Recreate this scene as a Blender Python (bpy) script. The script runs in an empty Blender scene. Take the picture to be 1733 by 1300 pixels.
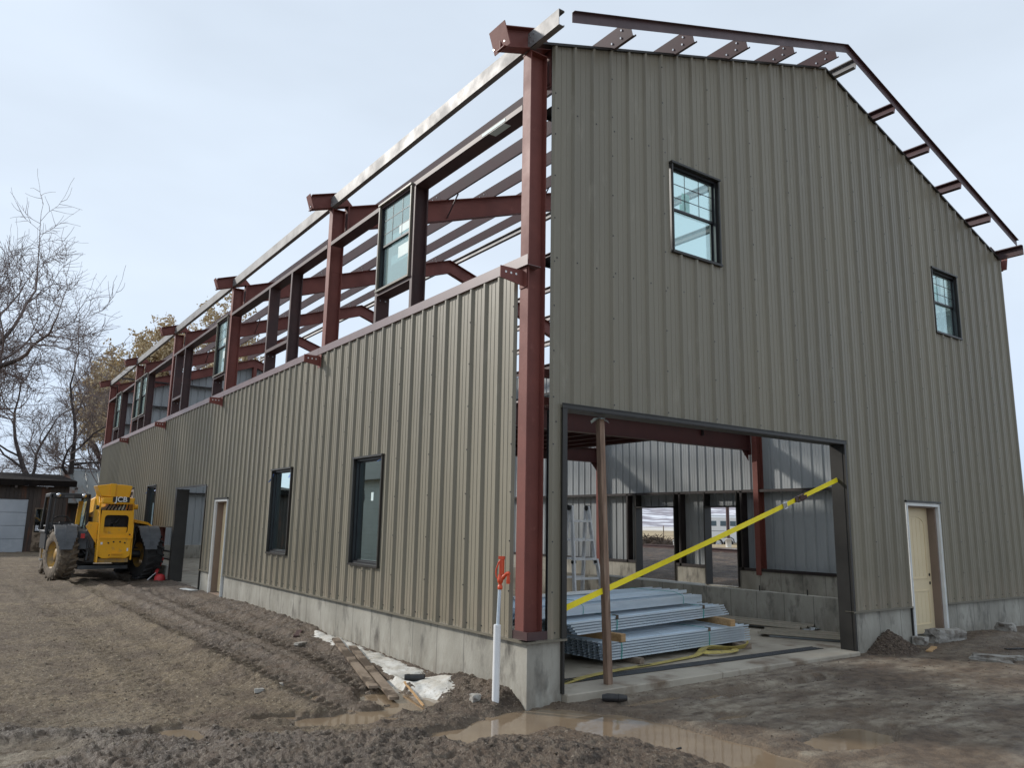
import bpy, bmesh, math, random
import numpy as np
from mathutils import Vector, Matrix, Quaternion
random.seed(7); np.random.seed(7)
F = 0.3048            # all shapes below are laid out in feet, meshes are written in metres
S = bpy.context.scene
R = math.radians
PI = math.pi

# ------------------------------------------------------------------ camera
CAM = np.array([-16.2593, -21.6319, 3.9193])
cd = bpy.data.cameras.new('camera'); cam = bpy.data.objects.new('camera', cd); S.collection.objects.link(cam)
cd.sensor_width = 36; cd.lens = 36*1301.77/1733; cd.clip_start = 0.1; cd.clip_end = 9000
right = Vector((0.8118731, -0.5835876, 0.0169592)); down = Vector((0.1179594, 0.1355149, -0.9837283)); fwd = Vector((0.5717933, 0.8006630, 0.1788605))
m3 = Matrix((right, -down, -fwd)).transposed()
cam.matrix_world = Matrix.Translation(Vector(CAM)*F) @ m3.to_4x4()
S.camera = cam

# ------------------------------------------------------------------ light
SUN = Vector((-1.0, 1.4, 0.95)).normalized()
el = math.asin(SUN.z); az = math.atan2(SUN.x, SUN.y)
W = bpy.data.worlds.new("World"); S.world = W; W.use_nodes = True
wn = W.node_tree.nodes; wl = W.node_tree.links; wn.clear()
def wnode(t, **k):
    n = wn.new(t)
    for a, b in k.items(): setattr(n, a, b)
    return n
sky = wnode('ShaderNodeTexSky', sky_type='NISHITA', sun_disc=False, sun_elevation=el, sun_rotation=az, dust_density=2.0, ozone_density=1.0, altitude=1200)
tc = wnode('ShaderNodeTexCoord'); sep = wnode('ShaderNodeSeparateXYZ'); wl.new(tc.outputs['Generated'], sep.inputs[0])
rmp = wnode('ShaderNodeValToRGB'); wl.new(sep.outputs['Z'], rmp.inputs[0])
e = rmp.color_ramp.elements
e[0].position = 0.0; e[0].color = (0.48, 0.575, 0.74, 1); e[1].position = 0.6; e[1].color = (0.575, 0.65, 0.74, 1)
x = e.new(0.10); x.color = (0.55, 0.645, 0.79, 1); x = e.new(0.28); x.color = (0.635, 0.715, 0.81, 1)
mp = wnode('ShaderNodeMapping'); mp.inputs['Scale'].default_value = (1.2, 1.2, 3.5); wl.new(tc.outputs['Generated'], mp.inputs[0])
nz = wnode('ShaderNodeTexNoise'); nz.inputs['Scale'].default_value = 1.6; nz.inputs['Detail'].default_value = 4; wl.new(mp.outputs[0], nz.inputs['Vector'])
cr = wnode('ShaderNodeMapRange'); cr.inputs[1].default_value = .3; cr.inputs[2].default_value = .7; cr.inputs[3].default_value = 7.7; cr.inputs[4].default_value = 9.1; wl.new(nz.outputs[0], cr.inputs[0])
sc = wnode('ShaderNodeVectorMath', operation='SCALE'); wl.new(rmp.outputs[0], sc.inputs[0]); wl.new(cr.outputs[0], sc.inputs['Scale'])
mx = wnode('ShaderNodeMix', data_type='RGBA'); mx.inputs[0].default_value = 0.90; wl.new(sky.outputs[0], mx.inputs[6]); wl.new(sc.outputs[0], mx.inputs[7])
bg = wnode('ShaderNodeBackground'); bg.inputs[1].default_value = 0.10; wl.new(mx.outputs[2], bg.inputs[0])
wo = wnode('ShaderNodeOutputWorld'); wl.new(bg.outputs[0], wo.inputs[0])
sd = bpy.data.lights.new('sun', 'SUN'); sd.energy = 2.0; sd.angle = R(4.5); sd.color = (1.0, 0.95, 0.88)
so = bpy.data.objects.new('sun', sd); S.collection.objects.link(so); so.location = (-10, 10, 20)
so.rotation_euler = SUN.to_track_quat('Z', 'Y').to_euler()
S.view_settings.view_transform = 'Standard'; S.view_settings.look = 'None'; S.view_settings.exposure = 0.62; S.view_settings.gamma = 1.0
S.view_settings.use_curve_mapping = False
S.cycles.max_bounces = 8; S.cycles.transparent_max_bounces = 16

# ------------------------------------------------------------------ helpers
ORG = {}
def tag(o, label=None, cat=None, group=None, kind=None):
    if label: o['label'] = label
    if cat: o['category'] = cat
    if group: o['group'] = group
    if kind: o['kind'] = kind
    return o
def thing(name, label, cat, loc=(0, 0, 0), group=None):
    o = bpy.data.objects.new(name, None); S.collection.objects.link(o)
    o.empty_display_size = .2
    o.location = Vector(loc)*F; ORG[o.name] = Vector(loc)
    return tag(o, label, cat, group)
class MB:
    def __init__(s): s.v = []; s.f = []; s.m = []; s.sm = []
    def add(s, vs, fs, m=0, smooth=False):
        b = len(s.v); s.v += [tuple(p) for p in vs]
        for f in fs: s.f.append([b+i for i in f]); s.m.append(m); s.sm.append(smooth)
    def hexa(s, p, m=0):   # p: bottom 4 ccw, top 4
        s.add(p, [(3, 2, 1, 0), (4, 5, 6, 7), (0, 1, 5, 4), (1, 2, 6, 5), (2, 3, 7, 6), (3, 0, 4, 7)], m)
    def box(s, x0, x1, y0, y1, z0, z1, m=0):
        s.hexa([(x0, y0, z0), (x1, y0, z0), (x1, y1, z0), (x0, y1, z0), (x0, y0, z1), (x1, y0, z1), (x1, y1, z1), (x0, y1, z1)], m)
    def obb(s, c, ax, ay, az, hx, hy, hz, m=0):
        c = Vector(c); ax = Vector(ax).normalized()*hx; ay = Vector(ay).normalized()*hy; az = Vector(az).normalized()*hz
        s.hexa([c+i*ax+j*ay-az for i, j in ((-1, -1), (1, -1), (1, 1), (-1, 1))]+[c+i*ax+j*ay+az for i, j in ((-1, -1), (1, -1), (1, 1), (-1, 1))], m)
    def prism(s, poly, p0, p1, U, V, m=0, smooth=False, caps=True):
        p0 = Vector(p0); p1 = Vector(p1); U = Vector(U); V = Vector(V); n = len(poly)
        vs = [p0+U*a+V*b for a, b in poly]+[p1+U*a+V*b for a, b in poly]
        s.add(vs, [(i, (i+1) % n, n+(i+1) % n, n+i) for i in range(n)], m, smooth)
        if caps:
            s.add(vs, [tuple(range(n))[::-1], tuple(range(n, 2*n))], m)
    def bar(s, p0, p1, w, h, m=0, up=(0, 0, 1)):
        p0 = Vector(p0); p1 = Vector(p1); d = (p1-p0).normalized(); up = Vector(up)
        if abs(d.dot(up.normalized())) > .98: up = Vector((1, 0, 0))
        sx = d.cross(up).normalized(); uz = sx.cross(d)
        s.prism([(-w/2, -h/2), (w/2, -h/2), (w/2, h/2), (-w/2, h/2)], p0, p1, sx, uz, m)
    def tube(s, pts, rad, n=8, m=0, cap=True, smooth=True):
        pts = [Vector(p) for p in pts]
        if not isinstance(rad, (list, tuple)): rad = [rad]*len(pts)
        vs = []; prev = None
        for i, p in enumerate(pts):
            t = (pts[min(i+1, len(pts)-1)]-pts[max(i-1, 0)]).normalized()
            if prev is None:
                a = Vector((0, 0, 1)) if abs(t.z) < .9 else Vector((1, 0, 0)); u = t.cross(a).normalized()
            else: u = (prev-t*prev.dot(t)).normalized()
            prev = u; w = t.cross(u)
            for k in range(n):
                an = 2*PI*k/n; vs.append(p+(u*math.cos(an)+w*math.sin(an))*rad[i])
        fs = [(i*n+k, i*n+(k+1) % n, (i+1)*n+(k+1) % n, (i+1)*n+k) for i in range(len(pts)-1) for k in range(n)]
        s.add(vs, fs, m, smooth)
        if cap: s.add(vs, [tuple(range(n))[::-1], tuple(range((len(pts)-1)*n, len(pts)*n))], m)
    def lathe(s, c, prof, axis=(0, 0, 1), n=16, m=0, smooth=True):   # prof: (r, h)
        c = Vector(c); ax = Vector(axis).normalized(); a = Vector((0, 0, 1)) if abs(ax.z) < .9 else Vector((1, 0, 0))
        u = ax.cross(a).normalized(); w = ax.cross(u); vs = []
        for r, h in prof:
            for k in range(n):
                an = 2*PI*k/n; vs.append(c+ax*h+(u*math.cos(an)+w*math.sin(an))*r)
        s.add(vs, [(i*n+k, i*n+(k+1) % n, (i+1)*n+(k+1) % n, (i+1)*n+k) for i in range(len(prof)-1) for k in range(n)], m, smooth)
    def clod(s, c, r, m=0, sq=(1, 1, .7), seed=None):
        c = Vector(c); rr = random.Random(seed)
        g = (1+5**.5)/2; P = [(-1, g, 0), (1, g, 0), (-1, -g, 0), (1, -g, 0), (0, -1, g), (0, 1, g), (0, -1, -g), (0, 1, -g), (g, 0, -1), (g, 0, 1), (-g, 0, -1), (-g, 0, 1)]
        Fc = [(0, 11, 5), (0, 5, 1), (0, 1, 7), (0, 7, 10), (0, 10, 11), (1, 5, 9), (5, 11, 4), (11, 10, 2), (10, 7, 6), (7, 1, 8), (3, 9, 4), (3, 4, 2), (3, 2, 6), (3, 6, 8), (3, 8, 9), (4, 9, 5), (2, 4, 11), (6, 2, 10), (8, 6, 7), (9, 8, 1)]
        a = rr.random()*6.28; ca, sa = math.cos(a), math.sin(a); vs = []
        for p in P:
            q = Vector(p).normalized()*r*rr.uniform(.75, 1.15)
            vs.append(c+Vector(((q.x*ca-q.y*sa)*sq[0], (q.x*sa+q.y*ca)*sq[1], q.z*sq[2])))
        s.add(vs, Fc, m)
    def build(s, name, mats, parent=None, base=None, label=None, cat=None, group=None, kind=None, root=None, bevel=0):
        if not isinstance(mats, (list, tuple)): mats = [mats]
        if parent is None:
            if base is None:
                a = np.array(s.v); lo = a.min(0); hi = a.max(0); base = ((lo[0]+hi[0])/2, (lo[1]+hi[1])/2, lo[2])
            org = Vector(base)
        else:
            org = ORG.get(parent.name, Vector((0, 0, 0)))
        me = bpy.data.meshes.new(name)
        A = (np.array(s.v, float)-np.array(org))*F
        me.from_pydata(A.tolist(), [], s.f)
        for mt in mats: me.materials.append(mt)
        me.polygons.foreach_set('material_index', s.m)
        me.polygons.foreach_set('use_smooth', s.sm)
        me.update()
        o = bpy.data.objects.new(name, me); S.collection.objects.link(o)
        if parent is None: o.location = org*F; ORG[o.name] = org
        else: o.parent = parent; ORG[o.name] = org
        if bevel:
            md = o.modifiers.new('bevel', 'BEVEL'); md.width = bevel*F; md.segments = 1; md.limit_method = 'ANGLE'
        return tag(o, label, cat, group, kind)
def clone(o, off=(0, 0, 0), rz=0, parent=None, label=None):
    """copy of an object and everything under it, moved by off (feet)"""
    c = o.copy(); S.collection.objects.link(c)
    if parent is not None: c.parent = parent
    if parent is None or parent == o.parent:
        c.location = o.location+Vector(off)*F; c.rotation_euler = (0, 0, o.rotation_euler.z+rz)
    if label: c['label'] = label
    for ch in o.children: clone(ch, (0, 0, 0), 0, c)
    return c

# ------------------------------------------------------------------ materials
def pm(name, c1, c2=None, scale=4.0, rough=.6, rough2=None, metal=0.0, spec=.5, bump=0.0, bscale=30.0, stretch=(1, 1, 1), lo=.35, hi=.65, c3=None, s3=20.0, lo3=.55, hi3=.7, rand=0.0, detail=5, seam=None, splash=None):
    m = bpy.data.materials.new(name); m.use_nodes = True; nt = m.node_tree; N = nt.nodes; L = nt.links
    b = N['Principled BSDF']; b.inputs['Metallic'].default_value = metal; b.inputs['Roughness'].default_value = rough
    b.inputs['Specular IOR Level'].default_value = spec
    c1 = (*c1, 1); c2 = (*c2, 1) if c2 else c1
    t = N.new('ShaderNodeTexCoord'); mpn = N.new('ShaderNodeMapping'); mpn.inputs['Scale'].default_value = stretch; L.new(t.outputs['Object'], mpn.inputs[0])
    def noise(sc_, lo_, hi_, det=detail):
        n = N.new('ShaderNodeTexNoise'); n.inputs['Scale'].default_value = sc_; n.inputs['Detail'].default_value = det; n.inputs['Roughness'].default_value = .6; L.new(mpn.outputs[0], n.inputs['Vector'])
        r = N.new('ShaderNodeMapRange'); r.inputs[1].default_value = lo_; r.inputs[2].default_value = hi_; L.new(n.outputs[0], r.inputs[0]); return r.outputs[0], n
    f1, _ = noise(scale, lo, hi)
    x = N.new('ShaderNodeMix'); x.data_type = 'RGBA'; x.inputs[6].default_value = c1; x.inputs[7].default_value = c2; L.new(f1, x.inputs[0]); col = x.outputs[2]
    if c3:
        f3, _ = noise(s3, lo3, hi3)
        x3 = N.new('ShaderNodeMix'); x3.data_type = 'RGBA'; x3.inputs[7].default_value = (*c3, 1); L.new(f3, x3.inputs[0]); L.new(col, x3.inputs[6]); col = x3.outputs[2]
    if seam:   # (axis, period m, width m, colour): thin form-joint lines
        ax, per, wd, sc_ = seam
        sp = N.new('ShaderNodeSeparateXYZ'); L.new(t.outputs['Object'], sp.inputs[0])
        d1 = N.new('ShaderNodeMath'); d1.operation = 'PINGPONG'; d1.inputs[1].default_value = per/2; L.new(sp.outputs[ax], d1.inputs[0])
        d2 = N.new('ShaderNodeMapRange'); d2.inputs[1].default_value = wd*.4; d2.inputs[2].default_value = wd; d2.inputs[3].default_value = .7; d2.inputs[4].default_value = 0; L.new(d1.outputs[0], d2.inputs[0])
        xs = N.new('ShaderNodeMix'); xs.data_type = 'RGBA'; xs.inputs[7].default_value = (*sc_, 1); L.new(d2.outputs[0], xs.inputs[0]); L.new(col, xs.inputs[6]); col = xs.outputs[2]
    if splash:   # (z low, z high, colour): rain-splashed soil on the lowest part
        sp2 = N.new('ShaderNodeSeparateXYZ'); L.new(t.outputs['Object'], sp2.inputs[0])
        r2 = N.new('ShaderNodeMapRange'); r2.inputs[1].default_value = splash[0]; r2.inputs[2].default_value = splash[1]; r2.inputs[3].default_value = 1; r2.inputs[4].default_value = 0; L.new(sp2.outputs[2], r2.inputs[0])
        f4, _ = noise(9, .35, .65); mm = N.new('ShaderNodeMath'); mm.operation = 'MULTIPLY'; L.new(r2.outputs[0], mm.inputs[0]); L.new(f4, mm.inputs[1])
        xs2 = N.new('ShaderNodeMix'); xs2.data_type = 'RGBA'; xs2.inputs[7].default_value = (*splash[2], 1); L.new(mm.outputs[0], xs2.inputs[0]); L.new(col, xs2.inputs[6]); col = xs2.outputs[2]
    if rand:
        oi = N.new('ShaderNodeObjectInfo'); mr = N.new('ShaderNodeMapRange'); mr.inputs[3].default_value = 1-rand; mr.inputs[4].default_value = 1+rand; L.new(oi.outputs['Random'], mr.inputs[0])
        vm = N.new('ShaderNodeVectorMath'); vm.operation = 'SCALE'; L.new(col, vm.inputs[0]); L.new(mr.outputs[0], vm.inputs['Scale']); col = vm.outputs[0]
    L.new(col, b.inputs['Base Color'])
    if rough2 is not None:
        rr = N.new('ShaderNodeMapRange'); rr.inputs[3].default_value = rough; rr.inputs[4].default_value = rough2; L.new(f1, rr.inputs[0]); L.new(rr.outputs[0], b.inputs['Roughness'])
    if bump:
        _, bn = noise(bscale, 0, 1, 3); bp = N.new('ShaderNodeBump'); bp.inputs['Strength'].default_value = bump; bp.inputs['Distance'].default_value = .02; L.new(bn.outputs[0], bp.inputs['Height']); L.new(bp.outputs[0], b.inputs['Normal'])
    return m
M = {}
M['bronze'] = pm('bronze_siding', (.188, .166, .118), (.218, .194, .140), 1.2, .38, .52, spec=.5, stretch=(1, 1, .25), c3=(.275, .25, .19), s3=7, lo3=.60, hi3=.82, bump=.30, bscale=1.8, rand=.055, splash=(.55, 1.15, (.27, .225, .165)))
M['liner'] = pm('panel_back', (.32, .34, .345), (.38, .40, .405), 1.5, .45, .55, spec=.5, stretch=(1, 1, .3), rand=.05, bump=.05, bscale=4)
M['trim'] = pm('dark_bronze_trim', (.026, .024, .021), (.036, .033, .029), 3, .42, spec=.4)
M['drip'] = pm('base_flashing', (.15, .135, .10), (.19, .17, .13), 3, .4, spec=.5)
M['blackframe'] = pm('black_window_frame', (.012, .013, .015), (.02, .021, .024), 4, .35, spec=.5)
M['primer'] = pm('red_primer_steel', (.215, .068, .052), (.165, .054, .043), 2.0, .52, .62, spec=.35, c3=(.26, .10, .08), s3=9, lo3=.62, hi3=.8, bump=.05, bscale=40)
M['primer_dull'] = pm('brown_primer_purlin', (.085, .042, .043), (.062, .034, .036), 3.0, .40, .5, spec=.5, c3=(.12, .065, .062), s3=14, lo3=.62, hi3=.8)
M['jamb'] = pm('framing_jamb_steel', (.085, .045, .042), (.06, .036, .036), 3, .5, spec=.4)
M['galv'] = pm('galvanised_steel', (.70, .78, .84), (.52, .60, .66), 3.0, .30, .42, metal=.35, spec=.5, stretch=(.3, 3, 3), c3=(.62, .66, .70), s3=25, lo3=.55, hi3=.7, rand=.10)
M['galv_eave'] = pm('mill_galvanised_strut', (.26, .255, .25), (.20, .195, .19), 2.5, .5, .62, metal=.25, c3=(.25, .22, .20), s3=8, lo3=.6, hi3=.8)
M['concrete'] = pm('foundation_concrete', (.36, .35, .31), (.27, .265, .24), 1.6, .85, spec=.3, c3=(.17, .165, .15), s3=3.5, lo3=.56, hi3=.72, bump=.35, bscale=26, stretch=(1, 1, .8))
def seamed(name, ax): return pm(name, (.42, .40, .345), (.27, .255, .215), 1.5, .85, spec=.3, c3=(.12, .113, .098), s3=4.0, lo3=.53, hi3=.72, bump=.35, bscale=26, splash=(-.3, .35, (.15, .12, .09)), seam=(ax, .61, .012, (.14, .135, .12)), stretch=(1, 1, .45))
M['conc_y'] = seamed('formed_concrete_side', 1); M['conc_x'] = seamed('formed_concrete_front', 0)
M['slab'] = pm('slab_concrete', (.42, .375, .30), (.29, .25, .195), 1.4, .8, .5, spec=.35, c3=(.17, .125, .085), s3=2.2, lo3=.52, hi3=.68, bump=.1, bscale=40)
M['wood'] = pm('weathered_lumber', (.30, .20, .12), (.20, .125, .075), 3, .8, spec=.25, stretch=(8, 8, .6), bump=.3, bscale=20)
M['woodx'] = pm('fresh_lumber', (.50, .32, .16), (.38, .23, .11), 3, .75, spec=.25, stretch=(1, 9, 9), bump=.15, bscale=20, rand=.12)
M['woodgrey'] = pm('muddy_grey_lumber', (.28, .22, .165), (.16, .12, .085), 4, .85, spec=.25, c3=(.085, .062, .043), s3=3, lo3=.44, hi3=.54, bump=.3, bscale=30)
M['post'] = pm('prop_post_lumber', (.30, .20, .14), (.17, .11, .078), 5, .75, spec=.25, stretch=(6, 6, .5), c3=(.42, .34, .27), s3=4, lo3=.6, hi3=.75, bump=.3, bscale=18)
M['white'] = pm('white_paint', (.74, .74, .71), (.66, .66, .63), 5, .5, spec=.4, c3=(.5, .47, .42), s3=12, lo3=.66, hi3=.8)
M['pvc'] = pm('white_pvc', (.80, .80, .79), (.74, .74, .73), 5, .35, c3=(.35, .28, .20), s3=22, lo3=.68, hi3=.8)
M['door'] = pm('cream_door', (.74, .61, .39), (.70, .57, .36), 2, .45, spec=.4)
M['doorjamb'] = pm('tan_door_jamb', (.24, .175, .135), (.20, .15, .115), 2, .6)
M['strap'] = pm('yellow_webbing', (.92, .76, .01), (.84, .66, .01), 10, .6, bump=.1, bscale=200)
M['sling'] = pm('dirty_yellow_webbing', (.50, .40, .10), (.33, .26, .09), 9, .75, c3=(.13, .10, .05), s3=14, lo3=.6, hi3=.72)
M['teal'] = pm('teal_banding', (.02, .36, .30), None, 4, .4)
M['yellow'] = pm('machine_yellow', (.86, .42, .008), (.80, .38, .008), 2, .35, spec=.5, c3=(.36, .22, .08), s3=7, lo3=.58, hi3=.8)
M['mblack'] = pm('machine_black', (.016, .016, .017), (.028, .028, .028), 5, .45, c3=(.07, .06, .05), s3=9, lo3=.6, hi3=.8)
M['fender'] = pm('grey_plastic_fender', (.085, .09, .095), (.055, .058, .062), 5, .55, c3=(.14, .12, .10), s3=11, lo3=.6, hi3=.8)
M['tyre'] = pm('muddy_tyre', (.17, .135, .098), (.075, .058, .042), 5, .85, c3=(.24, .19, .135), s3=12, lo3=.48, hi3=.66, bump=.4, bscale=35)
M['tyre_dark'] = pm('dark_tyre', (.02, .02, .02), (.035, .032, .03), 5, .8)
M['rim'] = pm('muddy_yellow_rim', (.50, .27, .03), (.26, .17, .07), 5, .6, c3=(.2, .15, .1), s3=9, lo3=.5, hi3=.7)
M['rubber'] = pm('black_hose', (.012, .012, .012), None, 5, .45)
M['hydrant'] = pm('hydrant_orange_red', (.66, .085, .025), (.55, .06, .02), 6, .38, c3=(.3, .05, .03), s3=20, lo3=.66, hi3=.8)
M['chrome'] = pm('alloy', (.66, .67, .69), (.5, .51, .53), 6, .3, metal=.9)
M['alum'] = pm('ladder_aluminium', (.78, .79, .80), (.62, .63, .64), 6, .35, .5, metal=.15)
M['bark'] = pm('bark', (.105, .085, .078), (.06, .05, .047), 8, .9, spec=.2, bump=.3, bscale=15)
M['twig'] = pm('twigs', (.24, .19, .175), (.17, .135, .125), 3, .9, spec=.2)
M['leaf'] = pm('dry_seed_leaves', (.56, .45, .28), (.44, .34, .20), 1, .8, spec=.2)
M['shedwood'] = pm('old_barn_boards', (.085, .070, .062), (.055, .048, .046), 1.0, .9, spec=.2, stretch=(3, 3, .4), c3=(.14, .075, .055), s3=1.2, lo3=.52, hi3=.66, bump=.3, bscale=12)
M['shedroof'] = pm('dark_tar_roof', (.012, .010, .010), (.02, .016, .014), 3, .95, spec=.05)
M['garage'] = pm('grey_garage_door', (.46, .50, .55), (.36, .40, .45), .8, .4, spec=.5, c3=(.50, .54, .58), s3=1.5, lo3=.55, hi3=.75, bump=.06, bscale=5)
M['oldmetal'] = pm('old_roof_sheet', (.30, .31, .30), (.24, .25, .24), 1, .5, metal=.3, c3=(.24, .13, .09), s3=.9, lo3=.54, hi3=.62, stretch=(1.6, .3, .3))
M['snow'] = pm('dirty_snow', (.66, .65, .61), (.46, .43, .37), 5, .75, spec=.3, c3=(.30, .25, .19), s3=18, lo3=.54, hi3=.72, bump=.35, bscale=60)
M['stone'] = pm('pale_stone', (.36, .34, .30), (.22, .20, .175), 7, .85, c3=(.13, .105, .08), s3=9, lo3=.5, hi3=.66, bump=.3, bscale=40)
M['dirt'] = pm('loose_dirt', (.085, .060, .045), (.13, .10, .078), 20, .9, spec=.25, c3=(.05, .036, .028), s3=9, lo3=.5, hi3=.64, bump=.6, bscale=70)
M['rusty'] = pm('rusty_beam', (.075, .032, .028), (.055, .028, .025), 4, .6)
M['trailer'] = pm('trailer_white', (.80, .81, .82), (.77, .78, .79), 1, .3)
M['redplastic'] = pm('red_plastic', (.50, .03, .03), (.38, .03, .03), 6, .5)
M['blue'] = pm('blue_tape', (.10, .22, .60), (.14, .28, .66), 6, .5)
M['green'] = pm('green_label', (.12, .42, .30), (.2, .55, .4), 3, .6)
M['paper'] = pm('pale_label', (.62, .74, .71), (.70, .80, .78), 3, .6)
M['cloth'] = pm('grey_jacket', (.42, .42, .43), (.07, .07, .07), 14, .9, lo=.45, hi=.52)
M['decal_k'] = pm('decal_black', (.01, .01, .01), None, 4, .4)
M['decal_w'] = pm('decal_white', (.78, .78, .76), None, 4, .4)
M['siding'] = pm('pale_house_siding', (.62, .63, .60), (.56, .57, .54), 2, .6)
M['houseroof'] = pm('house_shingles', (.10, .095, .09), (.07, .068, .065), 6, .9)
M['barrow'] = pm('black_plastic', (.015, .014, .014), (.03, .026, .024), 9, .5)
def glassmat(name, tint, f0, f1, rough=.02, dirt=0.0):
    m = bpy.data.materials.new(name); m.use_nodes = True; nt = m.node_tree; N = nt.nodes; L = nt.links; N.clear()
    t = N.new('ShaderNodeBsdfTransparent'); t.inputs[0].default_value = (*tint, 1)
    g = N.new('ShaderNodeBsdfGlossy'); g.inputs['Roughness'].default_value = rough; g.inputs[0].default_value = (.82, .98, .97, 1)
    lw = N.new('ShaderNodeLayerWeight'); lw.inputs[0].default_value = .5
    r = N.new('ShaderNodeMapRange'); r.inputs[3].default_value = f0; r.inputs[4].default_value = f1; L.new(lw.outputs['Facing'], r.inputs[0])
    x = N.new('ShaderNodeMixShader'); L.new(r.outputs[0], x.inputs[0]); L.new(t.outputs[0], x.inputs[1]); L.new(g.outputs[0], x.inputs[2]); out = x.outputs[0]
    if dirt:
        d = N.new('ShaderNodeBsdfDiffuse'); d.inputs[0].default_value = (.50, .62, .60, 1); x2 = N.new('ShaderNodeMixShader'); x2.inputs[0].default_value = dirt
        L.new(out, x2.inputs[1]); L.new(d.outputs[0], x2.inputs[2]); out = x2.outputs[0]
    o = N.new('ShaderNodeOutputMaterial'); L.new(out, o.inputs[0]); return m
M['glass_up'] = glassmat('upper_window_glass', (.86, .97, .96), .06, .45, dirt=.10)
M['glass_side'] = glassmat('side_window_glass', (.60, .74, .72), .08, .60, dirt=.30)
M['glass_low'] = glassmat('lower_window_glass', (.30, .36, .36), .48, 1.0)
M['glass_dark'] = glassmat('dark_glass', (.12, .13, .14), .10, .6)

# ------------------------------------------------------------------ ground
_rs = np.random.RandomState(3); _perm = _rs.permutation(512); _perm = np.concatenate([_perm, _perm, _perm]); _ang = _rs.rand(512)*2*PI
_gx = np.cos(_ang); _gy = np.sin(_ang)
def pnoise(x, y):
    xi = np.floor(x).astype(np.int64); yi = np.floor(y).astype(np.int64); xf = x-xi; yf = y-yi
    u = xf*xf*xf*(xf*(xf*6-15)+10); v = yf*yf*yf*(yf*(yf*6-15)+10)
    def g(ix, iy, dx, dy):
        h = _perm[(_perm[ix & 511]+iy) & 511]; return _gx[h]*dx+_gy[h]*dy
    a = g(xi, yi, xf, yf); b = g(xi+1, yi, xf-1, yf); c = g(xi, yi+1, xf, yf-1); d = g(xi+1, yi+1, xf-1, yf-1)
    return (a+(b-a)*u)+((c+(d-c)*u)-(a+(b-a)*u))*v
def fbm(x, y, f, o=4, ridged=False, gain=.5):
    s = 0; a = 1; t = 0
    for i in range(o):
        n = pnoise(x*f+17.3*i, y*f-9.1*i)*1.5
        if ridged: n = 1-2*np.abs(n)
        s = s+n*a; t += a; a *= gain; f *= 2.03
    return s/t
def sm(x, a, b):
    t = np.clip((x-a)/(b-a), 0, 1); return t*t*(3-2*t)
def gauss(x, y, cx, cy, rx, ry): return np.exp(-(((x-cx)/rx)**2+((y-cy)/ry)**2))
def segd(x, y, pts):
    d = np.full_like(x, 1e9)
    for (ax, ay), (bx, by) in zip(pts[:-1], pts[1:]):
        vx, vy = bx-ax, by-ay; t = np.clip(((x-ax)*vx+(y-ay)*vy)/(vx*vx+vy*vy), 0, 1)
        d = np.minimum(d, np.hypot(x-ax-t*vx, y-ay-t*vy))
    return d
WATER = -2.19
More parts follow.
